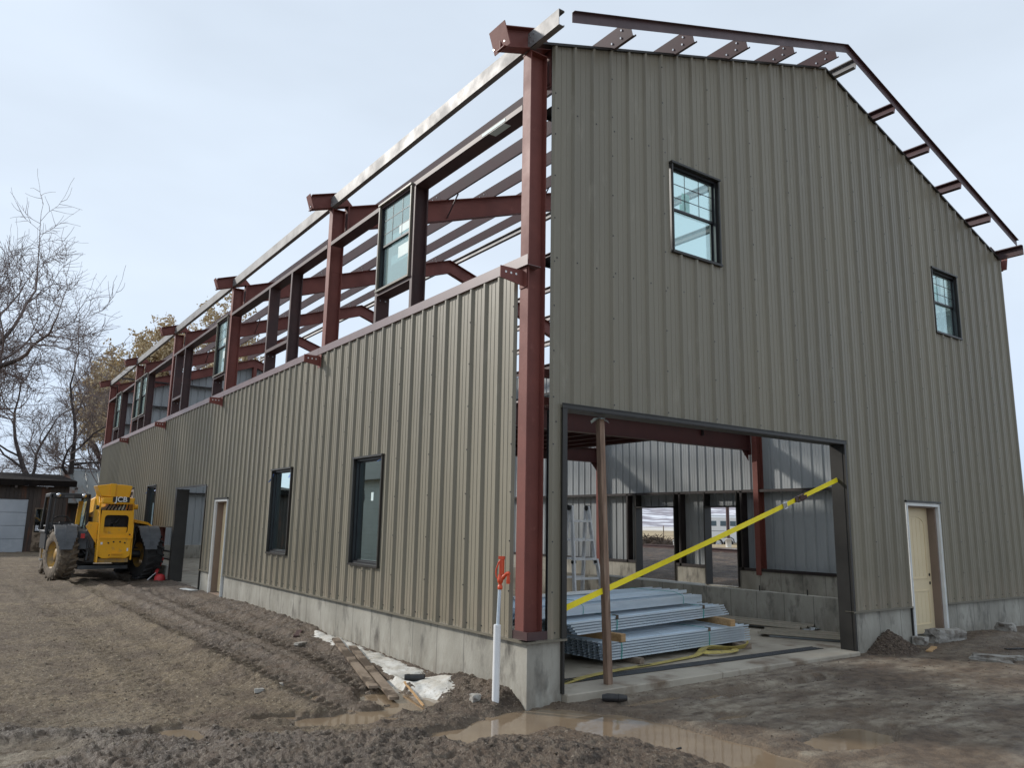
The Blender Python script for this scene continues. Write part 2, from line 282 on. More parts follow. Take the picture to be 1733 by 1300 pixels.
def terrain(x, y):
    x = np.asarray(x, float); y = np.asarray(y, float)
    base = -2.09+.14*sm(y, 5, 20)*(1-sm(x, 0, 2))+.30*sm(y, 16, 48)*(1-sm(x, 0, 2))+.10*sm(y, 48, 110)
    base = base+.10*sm(x, 6, 16)+.10*sm(x, 19, 27)+.9*sm(x, 37, 44)*sm(y, 2, 12)+.3*sm(x, 60, 100)
    inside = sm(x, .3, .6)*(1-sm(x, 39.5, 39.8))*sm(y, .3, .6)*(1-sm(y, 99.3, 99.7))
    # zones
    s = (x+14.5)*(-.593)+(y-5.8)*(-.805); t = (x+14.5)*.805+(y-5.8)*(-.593)
    wob = fbm(x, y, .35, 3)*.9
    chunk = sm(s+wob, -.5, .5)*(1-sm(t, 17.5, 20.0))
    # let the chunky belt thin out to a smooth wet corner in the far lower left
    calm = gauss(x, y, -14.3, 2.3, 1.7, 1.3); chunk = chunk*(1-.92*sm(calm, .2, .6))
    strip = sm(x+fbm(x, y, .2, 2)*1.6, -6.6, -4.8)*(1-sm(x, .1, .6))*sm(y, -2.5, 0)*(1-sm(y, 60, 110))
    right_yard = sm(x, .5, 2.5)*(1-sm(y, -.2, .4))
    east = sm(x, 40, 44)*(1-sm(np.hypot(x-40, y-45), 75, 100))
    rest = np.clip(1-chunk-strip-east, 0, 1)
    h = base
    f1 = fbm(x, y, 1.1, 5, True); f2 = fbm(x+40, y, 3.2, 4); f3 = fbm(x, y-70, 8.0, 3)
    wx = x+.35*fbm(x, y, 1.3, 3); wy = y+.35*fbm(x+31, y, 1.3, 3)
    m1 = fbm(wx, wy, 1.05, 7, True, .58); m2 = fbm(wx*1.3, wy*.8, 3.6, 5, True, .6)
    h = h+chunk*(.045+.21*m1+.11*m2+.12*np.exp(-((s-2.0)/.8)**2)*(.5+fbm(x, y, .5, 2)))
    # wheel tracks with lug marks beside the wall
    cx1 = -5.0-.040*(y-5)+.25*fbm(x*0, y, .12, 2); cx2 = -2.3-.012*(y-10)-.9*sm(y, 12, 4)
    for cx, wd, am in ((cx1, .75, 1.0), (cx2, .8, .8), (cx1-4.2, .7, .35)):
        tr = np.exp(-((x-cx)/wd)**4)*sm(y, 0, 2.5)*(1-sm(y, 50, 70))
        u = (x-cx)
        lug = np.sin((y*1.0+np.abs(u)*.8+fbm(x, y, .8, 2)*.35)*2*PI/.62)
        h = h+tr*am*(-.14+.085*lug*(.6+.6*fbm(x, y, 1.3, 2)+.4))
        h = h+am*.14*(np.exp(-((np.abs(u)-1.15)/.28)**2))*sm(y, 0, 2.5)*(1-sm(y, 50, 70))*(.7+fbm(x, y, 1.6, 3))
    h = h+strip*(.10*m1+.08*m2+.03*f2)
    h = h+.13*np.exp(-((x-cx1+1.35)/.55)**2)*sm(y, 3, 8)*(1-sm(y, 50, 64))*(.8+1.1*m1+.5*m2)
    h = h+rest*(1-right_yard)*(.022*fbm(x, y, .5, 3)+.12*fbm(wx*.8, wy*1.5, 2.0, 7, True, .68)+.02*f3)
    h = h+right_yard*(.018*f1+.034*fbm(wx*.55, wy*1.5, 1.2, 6, True, .6)+.012*f3)
    h = h+east*(.26*fbm(x, y, .35, 5, True)+.05)
    # spoil heaped along the wall and under the hydrant
    h = h+.40*np.exp(-((x+.15)/.75)**2)*sm(y, .2, 1.1)*(1-sm(y, 3.6, 6.2))*(1+.45*f2+.2*f3)
    h = h+.22*np.exp(-((x+.2)/.7)**2)*sm(y, 16.5, 19)*(1-sm(y, 30, 36))*(1+.5*f2)
    h = h+.10*np.exp(-((x+.1)/.9)**2)*sm(y, 5, 8)*(1-sm(y, 60, 66))*(1+.5*f2)
    h = h+.95*np.maximum(0, 1-np.hypot((x-22.3)/1.75, (y+.25)/1.15))*(1+.18*f2+.10*f3)
    h = h+.36*gauss(x, y, 30.5, -1.2, 2.6, 1.6)*(1+.25*f2)+.26*gauss(x, y, 36, -1.6, 4.0, 2.0)*(1+.3*f2)
    h = h+.10*gauss(x, y, 26.5, -1.4, 2.5, 1.2)
    # hollows that hold water
    dpud = segd(x, y, [(-3.7, -1.75), (-1.6, -1.15), (.2, -1.1), (1.2, -3.2), (1.5, -5.2), (1.9, -8.0)])
    wd = 1.25+.55*gauss(x, y, 1.0, -3.0, 2.2, 2.5)-.55*gauss(x, y, -3.7, -1.75, 1.4, 1.0)
    pud = 1-sm(dpud+fbm(x, y, .8, 3)*.45, wd*.62, wd*1.12)
    h = h*(1-pud)+pud*(-2.30+.03*f2)
    for (px, py, rx, ry) in ((-10.3, 2.5, .75, 1.25), (-6.15, 2.0, 1.3, .95), (-5.0, 1.2, 1.2, .45), (-7.4, 3.1, .8, .35), (-3.2, 4.0, 1.25, 1.15), (-4.5, 2.1, 1.5, .6), (-3.2, 2.4, 1.0, .9), (-2.2, 3.3, .7, 1.2), (-2.3, 6.0, .5, 1.5), (4.4, -1.4, 2.2, .38), (8.3, -2.1, 2.6, .5), (12.6, -2.3, 1.8, .45), (6.2, -7.9, 2.3, 1.0), (5.0, -4.4, .9, .35)):
        q = np.hypot((x-px)/rx, (y-py)/ry)+fbm(x, y, 1.3, 3)*.28
        p = 1-sm(q, .62, 1.15); h = h*(1-p)+p*(-2.27+.025*f2)
    h = h*(1-inside)+(-3.4)*inside
    return h, dict(chunk=chunk, strip=strip, right=right_yard, east=east, rest=rest, f1=f1, f2=f2, calm=calm, pud=pud, m1=m1)
def hz(x, y): return float(terrain(np.array([x]), np.array([y]))[0][0])

a1 = np.radians(np.arange(-2.0, 76.0, .13)); a2 = np.radians(np.arange(78, 358, 4.0)); AZ = np.concatenate([a1, a2])
r1 = np.concatenate([np.linspace(.5, 13.8, 14), 14*np.exp(np.arange(0, math.log(60/14), .0030)), 60*np.exp(np.arange(0.004, math.log(400/60), .011)), 400*np.exp(np.arange(.01, math.log(24000/400), .09))])
RR, AA = np.meshgrid(r1, AZ, indexing='ij'); X = CAM[0]+RR*np.sin(AA); Y = CAM[1]+RR*np.cos(AA)
Z, zn = terrain(X, Y)
dist = np.hypot(X-20, Y-50)
Z = Z+.0022*np.maximum(0, dist-420)*0
nr, na = X.shape
idx = np.arange(nr*na).reshape(nr, na); nxt = np.roll(idx, -1, axis=1)
quads = np.stack([idx[:-1], nxt[:-1], nxt[1:], idx[1:]], -1).reshape(-1, 4)[:, ::-1]
gm = bpy.data.meshes.new('ground')
co = (np.stack([X, Y, Z], -1).reshape(-1, 3)*F).astype(np.float32)
gm.vertices.add(len(co)); gm.vertices.foreach_set('co', co.ravel())
gm.loops.add(quads.size); gm.loops.foreach_set('vertex_index', quads.ravel().astype(np.int32))
gm.polygons.add(len(quads)); gm.polygons.foreach_set('loop_start', np.arange(0, quads.size, 4, dtype=np.int32)); gm.polygons.foreach_set('loop_total', np.full(len(quads), 4, np.int32))
gm.polygons.foreach_set('use_smooth', np.ones(len(quads), bool))
gm.update(calc_edges=True)
# which soil lies where: gravel, wetness, pale crust and yard lightening, field grass / snow far off
near_wall = np.exp(-np.maximum(0, -X)/5.0)
grav = np.clip(zn['rest']*(1-zn['right'])*(1-sm(X, 2, 6))*sm(dist, -1, 0)+.5*zn['strip']*np.clip(fbm(X, Y, .5, 3)+.1, 0, 1), 0, 1)*(1-sm(X+.25*Y, -4.5, -2.5)*(Y < 2))*(X < 2)
wet = np.clip(.55*zn['chunk']+.25*zn['strip']+.9*(1-sm(Z, WATER-.02, WATER+.10))+(.48*zn['right'])*np.clip(.45+fbm(X*.8, Y*1.5, .35, 3)*1.6, 0, 1), 0, 1)
pale = np.clip(zn['right']*np.clip(fbm(X*.55+5, Y*1.35, .42, 5)*2.4+.50, 0, 1)*(1-.6*sm(X, 15, 24))+.9*zn['calm']+.35*zn['chunk']*np.clip(zn['f2'], 0, 1)+.3*gauss(X, Y, -12, 5, 1.4, 1.6), 0, 1)  # crust streaks, plus a lift offsetting the building's shadow on the yard
dn = np.hypot(X-40, Y-45)+14*fbm(X, Y, .03, 3)
grass = sm(dn, 95, 104)*(X > 41); band = fbm(X*.25+Y*.18, Y*.2-X*.2, .012, 3)
snowf = np.clip(sm(dn, 600, 900)*.7+.9*sm(dn, 84, 92)*(1-sm(dn, 97, 104))*np.clip(fbm(X, Y, .06, 3)*2+.6, 0, 1), 0, 1)*(dist > 80)
att = gm.color_attributes.new('zone', 'FLOAT_COLOR', 'POINT'); att.data.foreach_set('color', np.stack([grav, wet, pale, np.ones_like(wet)], -1).astype(np.float32).ravel())
silt = np.clip(1-sm(Z, WATER+.01, WATER+.16), 0, 1)*sm(-X, -14, -8)*(Y < 9)*(X > -13)
att = gm.color_attributes.new('silt', 'FLOAT_COLOR', 'POINT'); att.data.foreach_set('color', np.stack([silt, np.clip(zn['m1']*.5+.5, 0, 1), zn['right'], np.ones_like(wet)], -1).astype(np.float32).ravel())
att = gm.color_attributes.new('fields', 'FLOAT_COLOR', 'POINT'); att.data.foreach_set('color', np.stack([grass, snowf, zn['east'], np.ones_like(wet)], -1).astype(np.float32).ravel())
g = bpy.data.objects.new('ground', gm); S.collection.objects.link(g); tag(g, kind='structure')
def ground_mat():
    m = bpy.data.materials.new('muddy_ground'); m.use_nodes = True; N = m.node_tree.nodes; L = m.node_tree.links; b = N['Principled BSDF']
    t = N.new('ShaderNodeTexCoord')
    def noise(scale, lo, hi, det=5, st=None):
        src = t.outputs['Object']
        if st: mp_ = N.new('ShaderNodeMapping'); mp_.inputs['Scale'].default_value = st; L.new(src, mp_.inputs[0]); src = mp_.outputs[0]
        n = N.new('ShaderNodeTexNoise'); n.inputs['Scale'].default_value = scale; n.inputs['Detail'].default_value = det; n.inputs['Roughness'].default_value = .62; L.new(src, n.inputs['Vector'])
        r = N.new('ShaderNodeMapRange'); r.inputs[1].default_value = lo; r.inputs[2].default_value = hi; L.new(n.outputs[0], r.inputs[0]); return r.outputs[0]
    def mix(f, a, b_):
        x = N.new('ShaderNodeMix'); x.data_type = 'RGBA'
        if isinstance(f, float): x.inputs[0].default_value = f
        else: L.new(f, x.inputs[0])
        for i, v in ((6, a), (7, b_)):
            if isinstance(v, tuple): x.inputs[i].default_value = (*v, 1)
            else: L.new(v, x.inputs[i])
        return x.outputs[2]
    def mul(a, b_):
        x = N.new('ShaderNodeMath'); x.operation = 'MULTIPLY'; L.new(a, x.inputs[0])
        if isinstance(b_, float): x.inputs[1].default_value = b_
        else: L.new(b_, x.inputs[1])
        return x.outputs[0]
    z1 = N.new('ShaderNodeVertexColor'); z1.layer_name = 'zone'; s1 = N.new('ShaderNodeSeparateColor'); L.new(z1.outputs[0], s1.inputs[0])
    z2 = N.new('ShaderNodeVertexColor'); z2.layer_name = 'fields'; s2 = N.new('ShaderNodeSeparateColor'); L.new(z2.outputs[0], s2.inputs[0])
    mud = mix(noise(2.2, .38, .62), (.135, .092, .060), (.066, .045, .030))
    mud = mix(noise(9, .50, .62, 8), mud, (.160, .120, .082))
    mud = mix(noise(30, .56, .64, 6), mud, (.25, .205, .155))
    mud = mix(noise(19, .56, .68, 7), mud, (.040, .028, .019))
    grv = mix(noise(1.1, .35, .65), (.215, .162, .100), (.130, .095, .062))
    grv = mix(noise(13, .49, .66, 8), grv, (.085, .062, .042))
    grv = mix(noise(30, .56, .68, 6), grv, (.36, .30, .205))
    grv = mix(noise(1.8, .52, .64, 8), grv, (.115, .082, .054))
    z3 = N.new('ShaderNodeVertexColor'); z3.layer_name = 'silt'; s3 = N.new('ShaderNodeSeparateColor'); L.new(z3.outputs[0], s3.inputs[0])
    mud = mix(mul(s3.outputs[2], .85), mud, mix(noise(7, .42, .6, 8), (.185, .130, .085), (.095, .066, .045)))  # yard mud painted lighter to make up for the building's shadow
    col = mix(mul(s1.outputs[0], noise(1.3, .28, .46, 6)), mud, grv)
    pal = mix(noise(6, .4, .6), (.40, .34, .255), (.25, .20, .145))
    pf = mul(s1.outputs[2], noise(3.2, .36, .54, 8, (1, 2.4, 1)))
    col = mix(pf, col, pal)
    wetf = mul(s1.outputs[1], .32)
    col = mix(wetf, col, (.058, .041, .030))
    col = mix(mul(s3.outputs[0], .75), col, (.165, .120, .080))
    col = mix(mul(s2.outputs[2], noise(1.6, .35, .6)), col, (.048, .033, .025))
    col = mix(s2.outputs[0], col, mix(noise(.12, .4, .6), (.42, .33, .19), (.33, .25, .15)))
    col = mix(mul(s2.outputs[1], noise(.05, .35, .5)), col, (.74, .75, .77))
    L.new(col, b.inputs['Base Color'])
    rg = N.new('ShaderNodeMapRange'); rg.inputs[3].default_value = .85; rg.inputs[4].default_value = .20; L.new(mul(s1.outputs[1], noise(5, .30, .52)), rg.inputs[0]); L.new(rg.outputs[0], b.inputs['Roughness'])
    b.inputs['Specular IOR Level'].default_value = .45
    n1 = N.new('ShaderNodeTexNoise'); n1.inputs['Roughness'].default_value = .7; n1.inputs['Scale'].default_value = 26; n1.inputs['Detail'].default_value = 5; L.new(t.outputs['Object'], n1.inputs['Vector'])
    bp = N.new('ShaderNodeBump'); bp.inputs['Strength'].default_value = 1.0; bp.inputs['Distance'].default_value = .045; L.new(n1.outputs[0], bp.inputs['Height']); L.new(bp.outputs[0], b.inputs['Normal'])
    return m
gm.materials.append(ground_mat())

# water lying in the hollows
mw = bpy.data.materials.new('muddy_water'); mw.use_nodes = True; N_ = mw.node_tree.nodes; b = N_['Principled BSDF']
b.inputs['Roughness'].default_value = .04; b.inputs['Specular IOR Level'].default_value = .55
t_ = N_.new('ShaderNodeTexCoord'); n_ = N_.new('ShaderNodeTexNoise'); n_.inputs['Scale'].default_value = 2.0; n_.inputs['Detail'].default_value = 4; mw.node_tree.links.new(t_.outputs['Object'], n_.inputs['Vector'])
r_ = N_.new('ShaderNodeValToRGB'); r_.color_ramp.elements[0].position = .35; r_.color_ramp.elements[0].color = (.25, .185, .12, 1); r_.color_ramp.elements[1].position = .65; r_.color_ramp.elements[1].color = (.20, .145, .095, 1)
mw.node_tree.links.new(n_.outputs[0], r_.inputs[0]); mw.node_tree.links.new(r_.outputs[0], b.inputs['Base Color'])
n2_ = N_.new('ShaderNodeTexNoise'); n2_.inputs['Scale'].default_value = 9; mw.node_tree.links.new(t_.outputs['Object'], n2_.inputs['Vector'])
bp_ = N_.new('ShaderNodeBump'); bp_.inputs['Strength'].default_value = .05; bp_.inputs['Distance'].default_value = .01; mw.node_tree.links.new(n2_.outputs[0], bp_.inputs['Height']); mw.node_tree.links.new(bp_.outputs[0], b.inputs['Normal'])
q = MB(); q.add([(-13.2, -2.6, WATER), (0, -9.6, WATER), (7.5, -9.6, WATER), (7.5, -.3, WATER), (-.01, -.05, WATER), (-.05, 9.0, WATER), (-13.2, 9.0, WATER)], [tuple(range(7))])
q.build('water', mw, kind='structure')

# ------------------------------------------------------------------ the steel building
WX, LY, EV, SL = 40.0, 100.0, 22.28, 1/3.0
roof = lambda x: EV+SL*(20-abs(x-20))
bld = thing('metal_building', 'large unfinished bronze metal building with open red steel frame along its upper side wall', 'building', (20, 50, -1.87))
def PF(a, d, z): return (a, -d, z)            # front wall: a along x, d outward
def PL(a, d, z): return (-d, a, z)            # side wall facing the drive
def PR(a, d, z): return (WX+d, a, z)
def PB(a, d, z): return (a, LY+d, z)
def wbox(q, P, a0, a1, d0, d1, z0, z1, m=0):
    p = [P(a0, d0, z0), P(a1, d0, z0), P(a1, d1, z0), P(a0, d1, z0), P(a0, d0, z1), P(a1, d0, z1), P(a1, d1, z1), P(a0, d1, z1)]
    if P in (PL, PB): p = [p[1], p[0], p[3], p[2], p[5], p[4], p[7], p[6]]
    if P is PF or P is PL or True:
        # make the winding outward whatever the mapping
        e1 = Vector(p[1])-Vector(p[0]); e2 = Vector(p[3])-Vector(p[0]); e3 = Vector(p[4])-Vector(p[0])
        if e1.cross(e2).dot(e3) < 0: p = [p[1], p[0], p[3], p[2], p[5], p[4], p[7], p[6]]
    q.hexa(p, m)

# ---- concrete
def fnd(P, a0, a1, z0, z1, mat, d0=-.67, d1=0.0):
    q = MB(); wbox(q, P, a0, a1, d0, d1, z0, z1); return q.build('foundation_wall', mat, bld)
fnd(PL, 0, 36.02, -3.2, 0, M['conc_y']); fnd(PL, 39.48, 42.45, -3.2, 0, M['conc_y']); fnd(PL, 36.02, 39.48, -3.2, -1.62, M['conc_y'])
fnd(PL, 42.45, 52.8, -3.2, -1.66, M['conc_y'], d1=.25); fnd(PL, 52.8, LY, -3.2, -.35, M['conc_y'])
fnd(PF, .672, 1.5, -3.2, 0, M['conc_x']); fnd(PF, 19.6, 25.05, -3.2, 0, M['conc_x']); fnd(PF, 28.75, 40, -3.2, 0, M['conc_x']); fnd(PF, 25.05, 28.75, -3.2, -1.75, M['conc_x'])
fnd(PR, .67, 22.05, -3.2, .32, M['conc_y']); fnd(PR, 25.75, 29.3, -3.2, .32, M['conc_y']); fnd(PR, 34.5, 99.3, -3.2, .32, M['conc_y'])
fnd(PR, 22.05, 25.75, -3.2, -1.12, M['conc_y']); fnd(PR, 29.3, 34.5, -3.2, -1.12, M['conc_y'])
fnd(PB, .672, 39.3, -3.2, 0, M['conc_x'])
q = MB(); q.box(.672, 39.32, .672, 99.3, -2.4, -1.87); q.build('floor', M['slab'], kind='structure', base=(20, 50, -2.4))
q = MB()
for a, b in ((1.52, 9.58), (9.60, 19.58)): q.box(a, b, -.32, 1.15, -2.6, -1.80)
q.build('sill', M['slab'], kind='structure', base=(10, 0, -2.6), bevel=.035)
# low interior wall with a white board lying along part of its top
q = MB(); q.box(25.5, 26.2, .673, 60, -1.869, 0); w_ = q.build('stem_wall', M['conc_y'], bld)
for yy in (2.8, 6.5, 9.9): q = MB(); q.bar((25.75, yy, 0), (25.75, yy, .34), .05, .05); q.build('anchor_bolt', M['mblack'], w_)
# steel angle at the base of the far side wall
# ---- siding
def profile(a0, a1):
    """points (a, d) of the ribbed sheet between a0 and a1, ribs on whole feet"""
    pts = []
    k0 = math.floor(a0)-1
    for k in range(k0, math.ceil(a1)+2):
        for da, d in ((-.125, 0), (-.05, .108), (.05, .108), (.125, 0), (.330, 0), (.350, .016), (.385, .016), (.405, 0), (.595, 0), (.615, .016), (.650, .016), (.670, 0)):
            pts.append((k+da, d))
    out = []
    for i, (a, d) in enumerate(pts):
        if a0 <= a <= a1: out.append((a, d))
    def at(a):
        for (p, dp), (r, dr) in zip(pts[:-1], pts[1:]):
            if p <= a <= r: return dp+(dr-dp)*(a-p)/(r-p) if r > p else dp
        return 0
    if out[0][0] > a0+1e-6: out.insert(0, (a0, at(a0)))
    if out[-1][0] < a1-1e-6: out.append((a1, at(a1)))
    return out, at
def siding(P, A0, A1, z0, topf, holes, mats, flip=False, name='wall_panel', phase=1.0, breaks=()):
    a = A0; edges = [A0]; k = math.ceil((A0-phase+.13)/3)
    while phase+3*k-.13 < A1-.05:
        e_ = phase+3*k-.13
        if e_ > A0+.05: edges.append(e_)
        k += 1
    edges.append(A1)
    for s0, s1 in zip(edges[:-1], edges[1:]):
        pts, at = profile(s0, s1)
        cuts = sorted({c for h in holes for c in h[:2] if s0 < c < s1}|{c for c in breaks if s0 < c < s1})
        for c in cuts: pts.append((c, at(c)))
        pts.sort(); q = MB()
        for (p, dp), (r, dr) in zip(pts[:-1], pts[1:]):
            if r-p < 1e-6: continue
            mid = (p+r)/2; iv = [(z0, 1e3)]
            for h in holes:
                if h[0] < mid < h[1]:
                    nv = []
                    for lo, hi in iv:
                        if h[3] <= lo or h[2] >= hi: nv.append((lo, hi)); continue
                        if h[2] > lo: nv.append((lo, h[2]))
                        if h[3] < hi: nv.append((h[3], hi))
                    iv = nv
            for lo, hi in iv:
                t0 = min(hi, topf(p)); t1 = min(hi, topf(r))
                if max(t0, t1) <= lo: continue
                for off, mi in ((0, 0), (-.012, 1)):
                    vs = [P(p, dp+off, lo), P(r, dr+off, lo), P(r, dr+off, t1), P(p, dp+off, t0)]
                    nrm = (Vector(vs[1])-Vector(vs[0])).cross(Vector(vs[3])-Vector(vs[0])); outw = Vector(P(0, 1, 0))-Vector(P(0, 0, 0))
                    if (nrm.dot(outw) < 0) == (mi == 0): vs = vs[::-1]
                    q.add(vs, [(0, 1, 2, 3)], mi)
        if q.v: q.build(name, mats, bld)
mats = [M['bronze'], M['liner']]
HL = [(11.35, 14.65, 1.85, 7.02), (23.45, 27.0, 1.9, 7.0), (36.0, 39.5, -3, 5.4), (42.4, 52.6, -3, 6.5), (52.6, 60.9, -3, 3.1), (61.3, 65.6, 1.9, 7.1), (73.0, 77.4, -3, 7.15)]
siding(PL, .87, 99.9, .02, lambda a: 13.5, HL, mats)
HF = [(1.5, 19.6, -3, 8.2), (25.05, 28.75, -3, 5.45), (7.42, 10.66, 15.5, 19.66), (30.1, 33.36, 15.6, 19.7)]
siding(PF, .87, 40.12, .02, lambda a: roof(a)-.02, HF, mats, breaks=(20,))
HR = [(22.1, 25.7, -2, 5.7), (29.35, 34.45, -2, 5.72)]
siding(PR, .02, 99.9, .34, lambda a: 22.2, HR, mats)
siding(PB, .1, 39.9, .02, lambda a: roof(a)-.02, [], mats, breaks=(20,))

# screws: one every foot along the girt lines and up the lap ribs
q = MB()
def screw(P, a, d, z):
    r = .022; wbox(q, P, a-r, a+r, d, d+.02, z-r, z+r)
def inhole(a, z, H): return any(h[0]-.1 < a < h[1]+.1 and h[2]-.15 < z < h[3]+.15 for h in H)
for P, A1, H, topf in ((PL, 60, HL, lambda a: 13.3), (PF, 40, HF, roof)):
    for a in range(1, A1):
        for z in (.22, 7.6, 13.15 if P is PL else 13.85, 20.0):
            if z < topf(a)-.2 and not inhole(a+.2, z, H):
                screw(P, a+.18, 0, z)
                if z < 1 : screw(P, a+.8, 0, z)
        if (a-1) % 3 == 0:
            z = 1.6
            while z < topf(a)-.5:
                if not inhole(a, z, H): screw(P, a-.03, .106, z)
                z += 1.72
q.build('screw_heads', M['blackframe'], bld, kind='stuff')

# base flashing
for P, a0, a1 in ((PL, -.17, 35.95), (PL, 39.55, 42.5), (PF, -.168, 1.62), (PF, 19.5, 25.05), (PF, 28.75, 40.1)):
    q = MB(); wbox(q, P, a0, a1, -.30, .165, .0, .018); wbox(q, P, a0, a1, .150, .168, -.055, -.002)
    q.build('base_flashing', M['drip'], bld)
# base angle at the bare corner
q = MB(); wbox(q, PL, .012, .86, -.02, .004, .022, .30); wbox(q, PF, .012, .86, -.02, .004, .022, .30); q.build('base_angle', M['jamb'], bld)
# ledger angle along the top of the lower siding
for a, b in ((.1, 20.28), (20.3, 40.3), (40.32, 60.3), (60.32, 80.3), (80.32, 100)):
    q = MB(); wbox(q, PL, a, b, .112, .13, 13.34, 13.74); wbox(q, PL, a, b, -.5, .112, 13.34, 13.36)
    q.build('ledger_angle', pm('ledger_primer', (.19, .125, .125), (.155, .105, .105), 3, .4, spec=.6) if 'ledger_primer' not in bpy.data.materials else bpy.data.materials['ledger_primer'], bld)

# ---- steel shapes
def I_poly(w, h, tf=.045, tw=.03):
    return [(-w/2, -h/2), (w/2, -h/2), (w/2, -h/2+tf), (tw/2, -h/2+tf), (tw/2, h/2-tf), (w/2, h/2-tf), (w/2, h/2), (-w/2, h/2), (-w/2, h/2-tf), (-tw/2, h/2-tf), (-tw/2, -h/2+tf), (-w/2, -h/2+tf)]
def C_poly(d, fl, t=.018, lip=.07):   # web on the U=0 line, flanges towards +U, depth along V from 0 to d
    return [(0, 0), (fl, 0), (fl, lip), (fl-t, lip), (fl-t, t), (t, t), (t, d-t), (fl-t, d-t), (fl-t, d-lip), (fl, d-lip), (fl, d), (0, d)]
def Z_poly(d, fl, t=.018, lip=.06):
    return [(-fl+t*0, d), (-fl, d-lip), (-fl+t, d-lip), (-fl+t, d-t), (0, d-t), (0, 0), (fl, 0), (fl, lip), (fl-t, lip), (fl-t, t), (t, t), (t, d), (-fl, d)]
# columns of the side wall facing the drive: flange in the wall plane, web running into the building
COLY = [.5, 20.0, 40.0, 60.0, 80.0, 99.5]
def column(x0, sgn, y, zt, name='column'):
    q = MB(); w = .5; dp = .80; tf = .045
    def b(xa, xb, ya, yb): q.box(min(xa, xb), max(xa, xb), ya, yb, .022, zt)
    b(x0, x0+sgn*tf, y-w/2, y+w/2); b(x0+sgn*tf, x0+sgn*(dp-tf), y-.015, y+.015); b(x0+sgn*(dp-tf), x0+sgn*dp, y-w/2, y+w/2)
    o = q.build(name, M['primer'], bld)
    q = MB(); q.box(min(x0, x0+sgn*dp)-.02, max(x0, x0+sgn*dp)+.02, y-w/2-.03, y+w/2+.03, zt, zt+.04); q.build('cap_plate', M['primer'], o)
    return o
cols = []
for y in COLY:
    cols.append(column(0.02, 1, y, 22.15)); column(39.98, -1, y, 22.15)
# splice plates and bolts below the upper girt on the drive side
for y in COLY[1:]:
    q = MB(); q.box(.1, .93, y-.03, y+.03, 18.35, 18.42); q.build('stiffener', M['primer'], bld)
# rafters: tapered, with end plates
def rafter(y):
    for s in (0, 1):
        def X(x): return x if s == 0 else 40-x
        q = MB(); x0, x1 = .97, 20.0
        T = lambda x: EV+SL*x-.03; B = lambda x: T(x)-(1.52-.012*x)
        def plate(za, zb, hw):
            pts = [(x0, za(x0)), (x1, za(x1)), (x1, zb(x1)), (x0, zb(x0))]
            vs = [(X(px), y-hw, pz) for px, pz in pts]+[(X(px), y+hw, pz) for px, pz in pts]
            if s == 1: vs = vs[4:]+vs[:4]
            q.add(vs, [(0, 1, 2, 3), (7, 6, 5, 4), (0, 4, 5, 1), (1, 5, 6, 2), (2, 6, 7, 3), (3, 7, 4, 0)])
        plate(lambda x: B(x)+.04, lambda x: T(x)-.04, .015); plate(B, lambda x: B(x)+.045, .27); plate(lambda x: T(x)-.045, T, .27)
        o = q.build('rafter', M['primer'], bld)
        q = MB(); q.box(*sorted((X(.97), X(1.05))), y-.30, y+.30, B(1)-.1, T(1)+.02)
        for i in range(6):
            for dy in (-.17, .17): q.tube([(X(1.05), y+dy, B(1)+.12+i*.24), (X(1.11), y+dy, B(1)+.12+i*.24)], .04, 6)
        q.build('end_plate', M['primer'], o)
        q = MB()
        if s == 0 and y > 1:
            for xb in (8.0, 15.45): q = MB(); q.bar((xb-.1, y-.10, B(xb)+.12), (xb, y-1.3, T(xb)+.04), .10, .02, up=(0, .3, 1)); q.build('flange_brace', M['primer_dull'], o)
for y in COLY: rafter(y)
# purlins
nU = Vector((-SL, 0, 1)).normalized(); sU = Vector((1, 0, SL)).normalized()
PX = [4.0, 7.75, 11.5, 15.25, 19.1]
def purlin(x, s, y0, y1, mat):
    X = x if s == 0 else 40-x; z = EV+SL*x
    up = Vector((-SL if s == 0 else SL, 0, 1)).normalized(); al = Vector((1, 0, SL)).normalized() if s == 0 else Vector((-1, 0, SL)).normalized()
    q = MB(); P_ = C_poly(.68, .22) if True else None
    pl = [(u if s == 0 else u, v) for u, v in P_]
    if s == 1: pl = pl
    q.prism(pl, (X, y0, z), (X, y1, z), al, up)
    o = q.build('purlin', mat, bld)
    # bolt holes / bolts near the ends
    q = MB()
    for yy in ((y0+.55, y0+.62) if y0 < 0 else (y0+.25, y0+.25)):
        pass
    if y0 < 0:
        for yy, vv in ((y0+.62, .20), (y0+.50, .47), (y0+1.15, .22)):
            c = Vector((X, yy, z))+up*vv+al*(-.006)
            q.tube([c, c+al*-.03], .045, 6)
        q.build('bolt', M['chrome'], o)
    else:
        for yy in (y0+.35, y0+.9):
            for vv in (.2, .47):
                c = Vector((X, yy, z))+up*vv
                q.tube([c, c+al*-.03], .04, 6)
        q.build('bolt', M['chrome'], o)
    return o
segs = [(-1.32, 20.4), (20.42, 40.4), (40.42, 60.4), (60.42, 80.4), (80.42, 100)]
for x in PX:
    for s in (0, 1):
        for a, b in segs:
            mt = M['primer_dull']
            if x == 19.1 and s == 1: mt = M['galv_eave']
            purlin(x, s, a, b, mt)
# rake trim channel on the lookout ends
for s in (0, 1):
    X = (lambda x: x) if s == 0 else (lambda x: 40-x)
    p0 = Vector((X(.75 if s == 0 else .35), -1.345, 0)); p0.z = EV+SL*.6+.30; p1 = Vector((X(20), -1.345, EV+SL*20+.30))
    q = MB(); up = Vector((0, 0, 1)); q.prism([(0, 0), (.012, 0), (.012, .42), (.16, .42), (.16, .432), (0, .432)], p0, p1, Vector((0, -1, 0)), up); q.build('rake_channel', M['primer_dull'], bld)
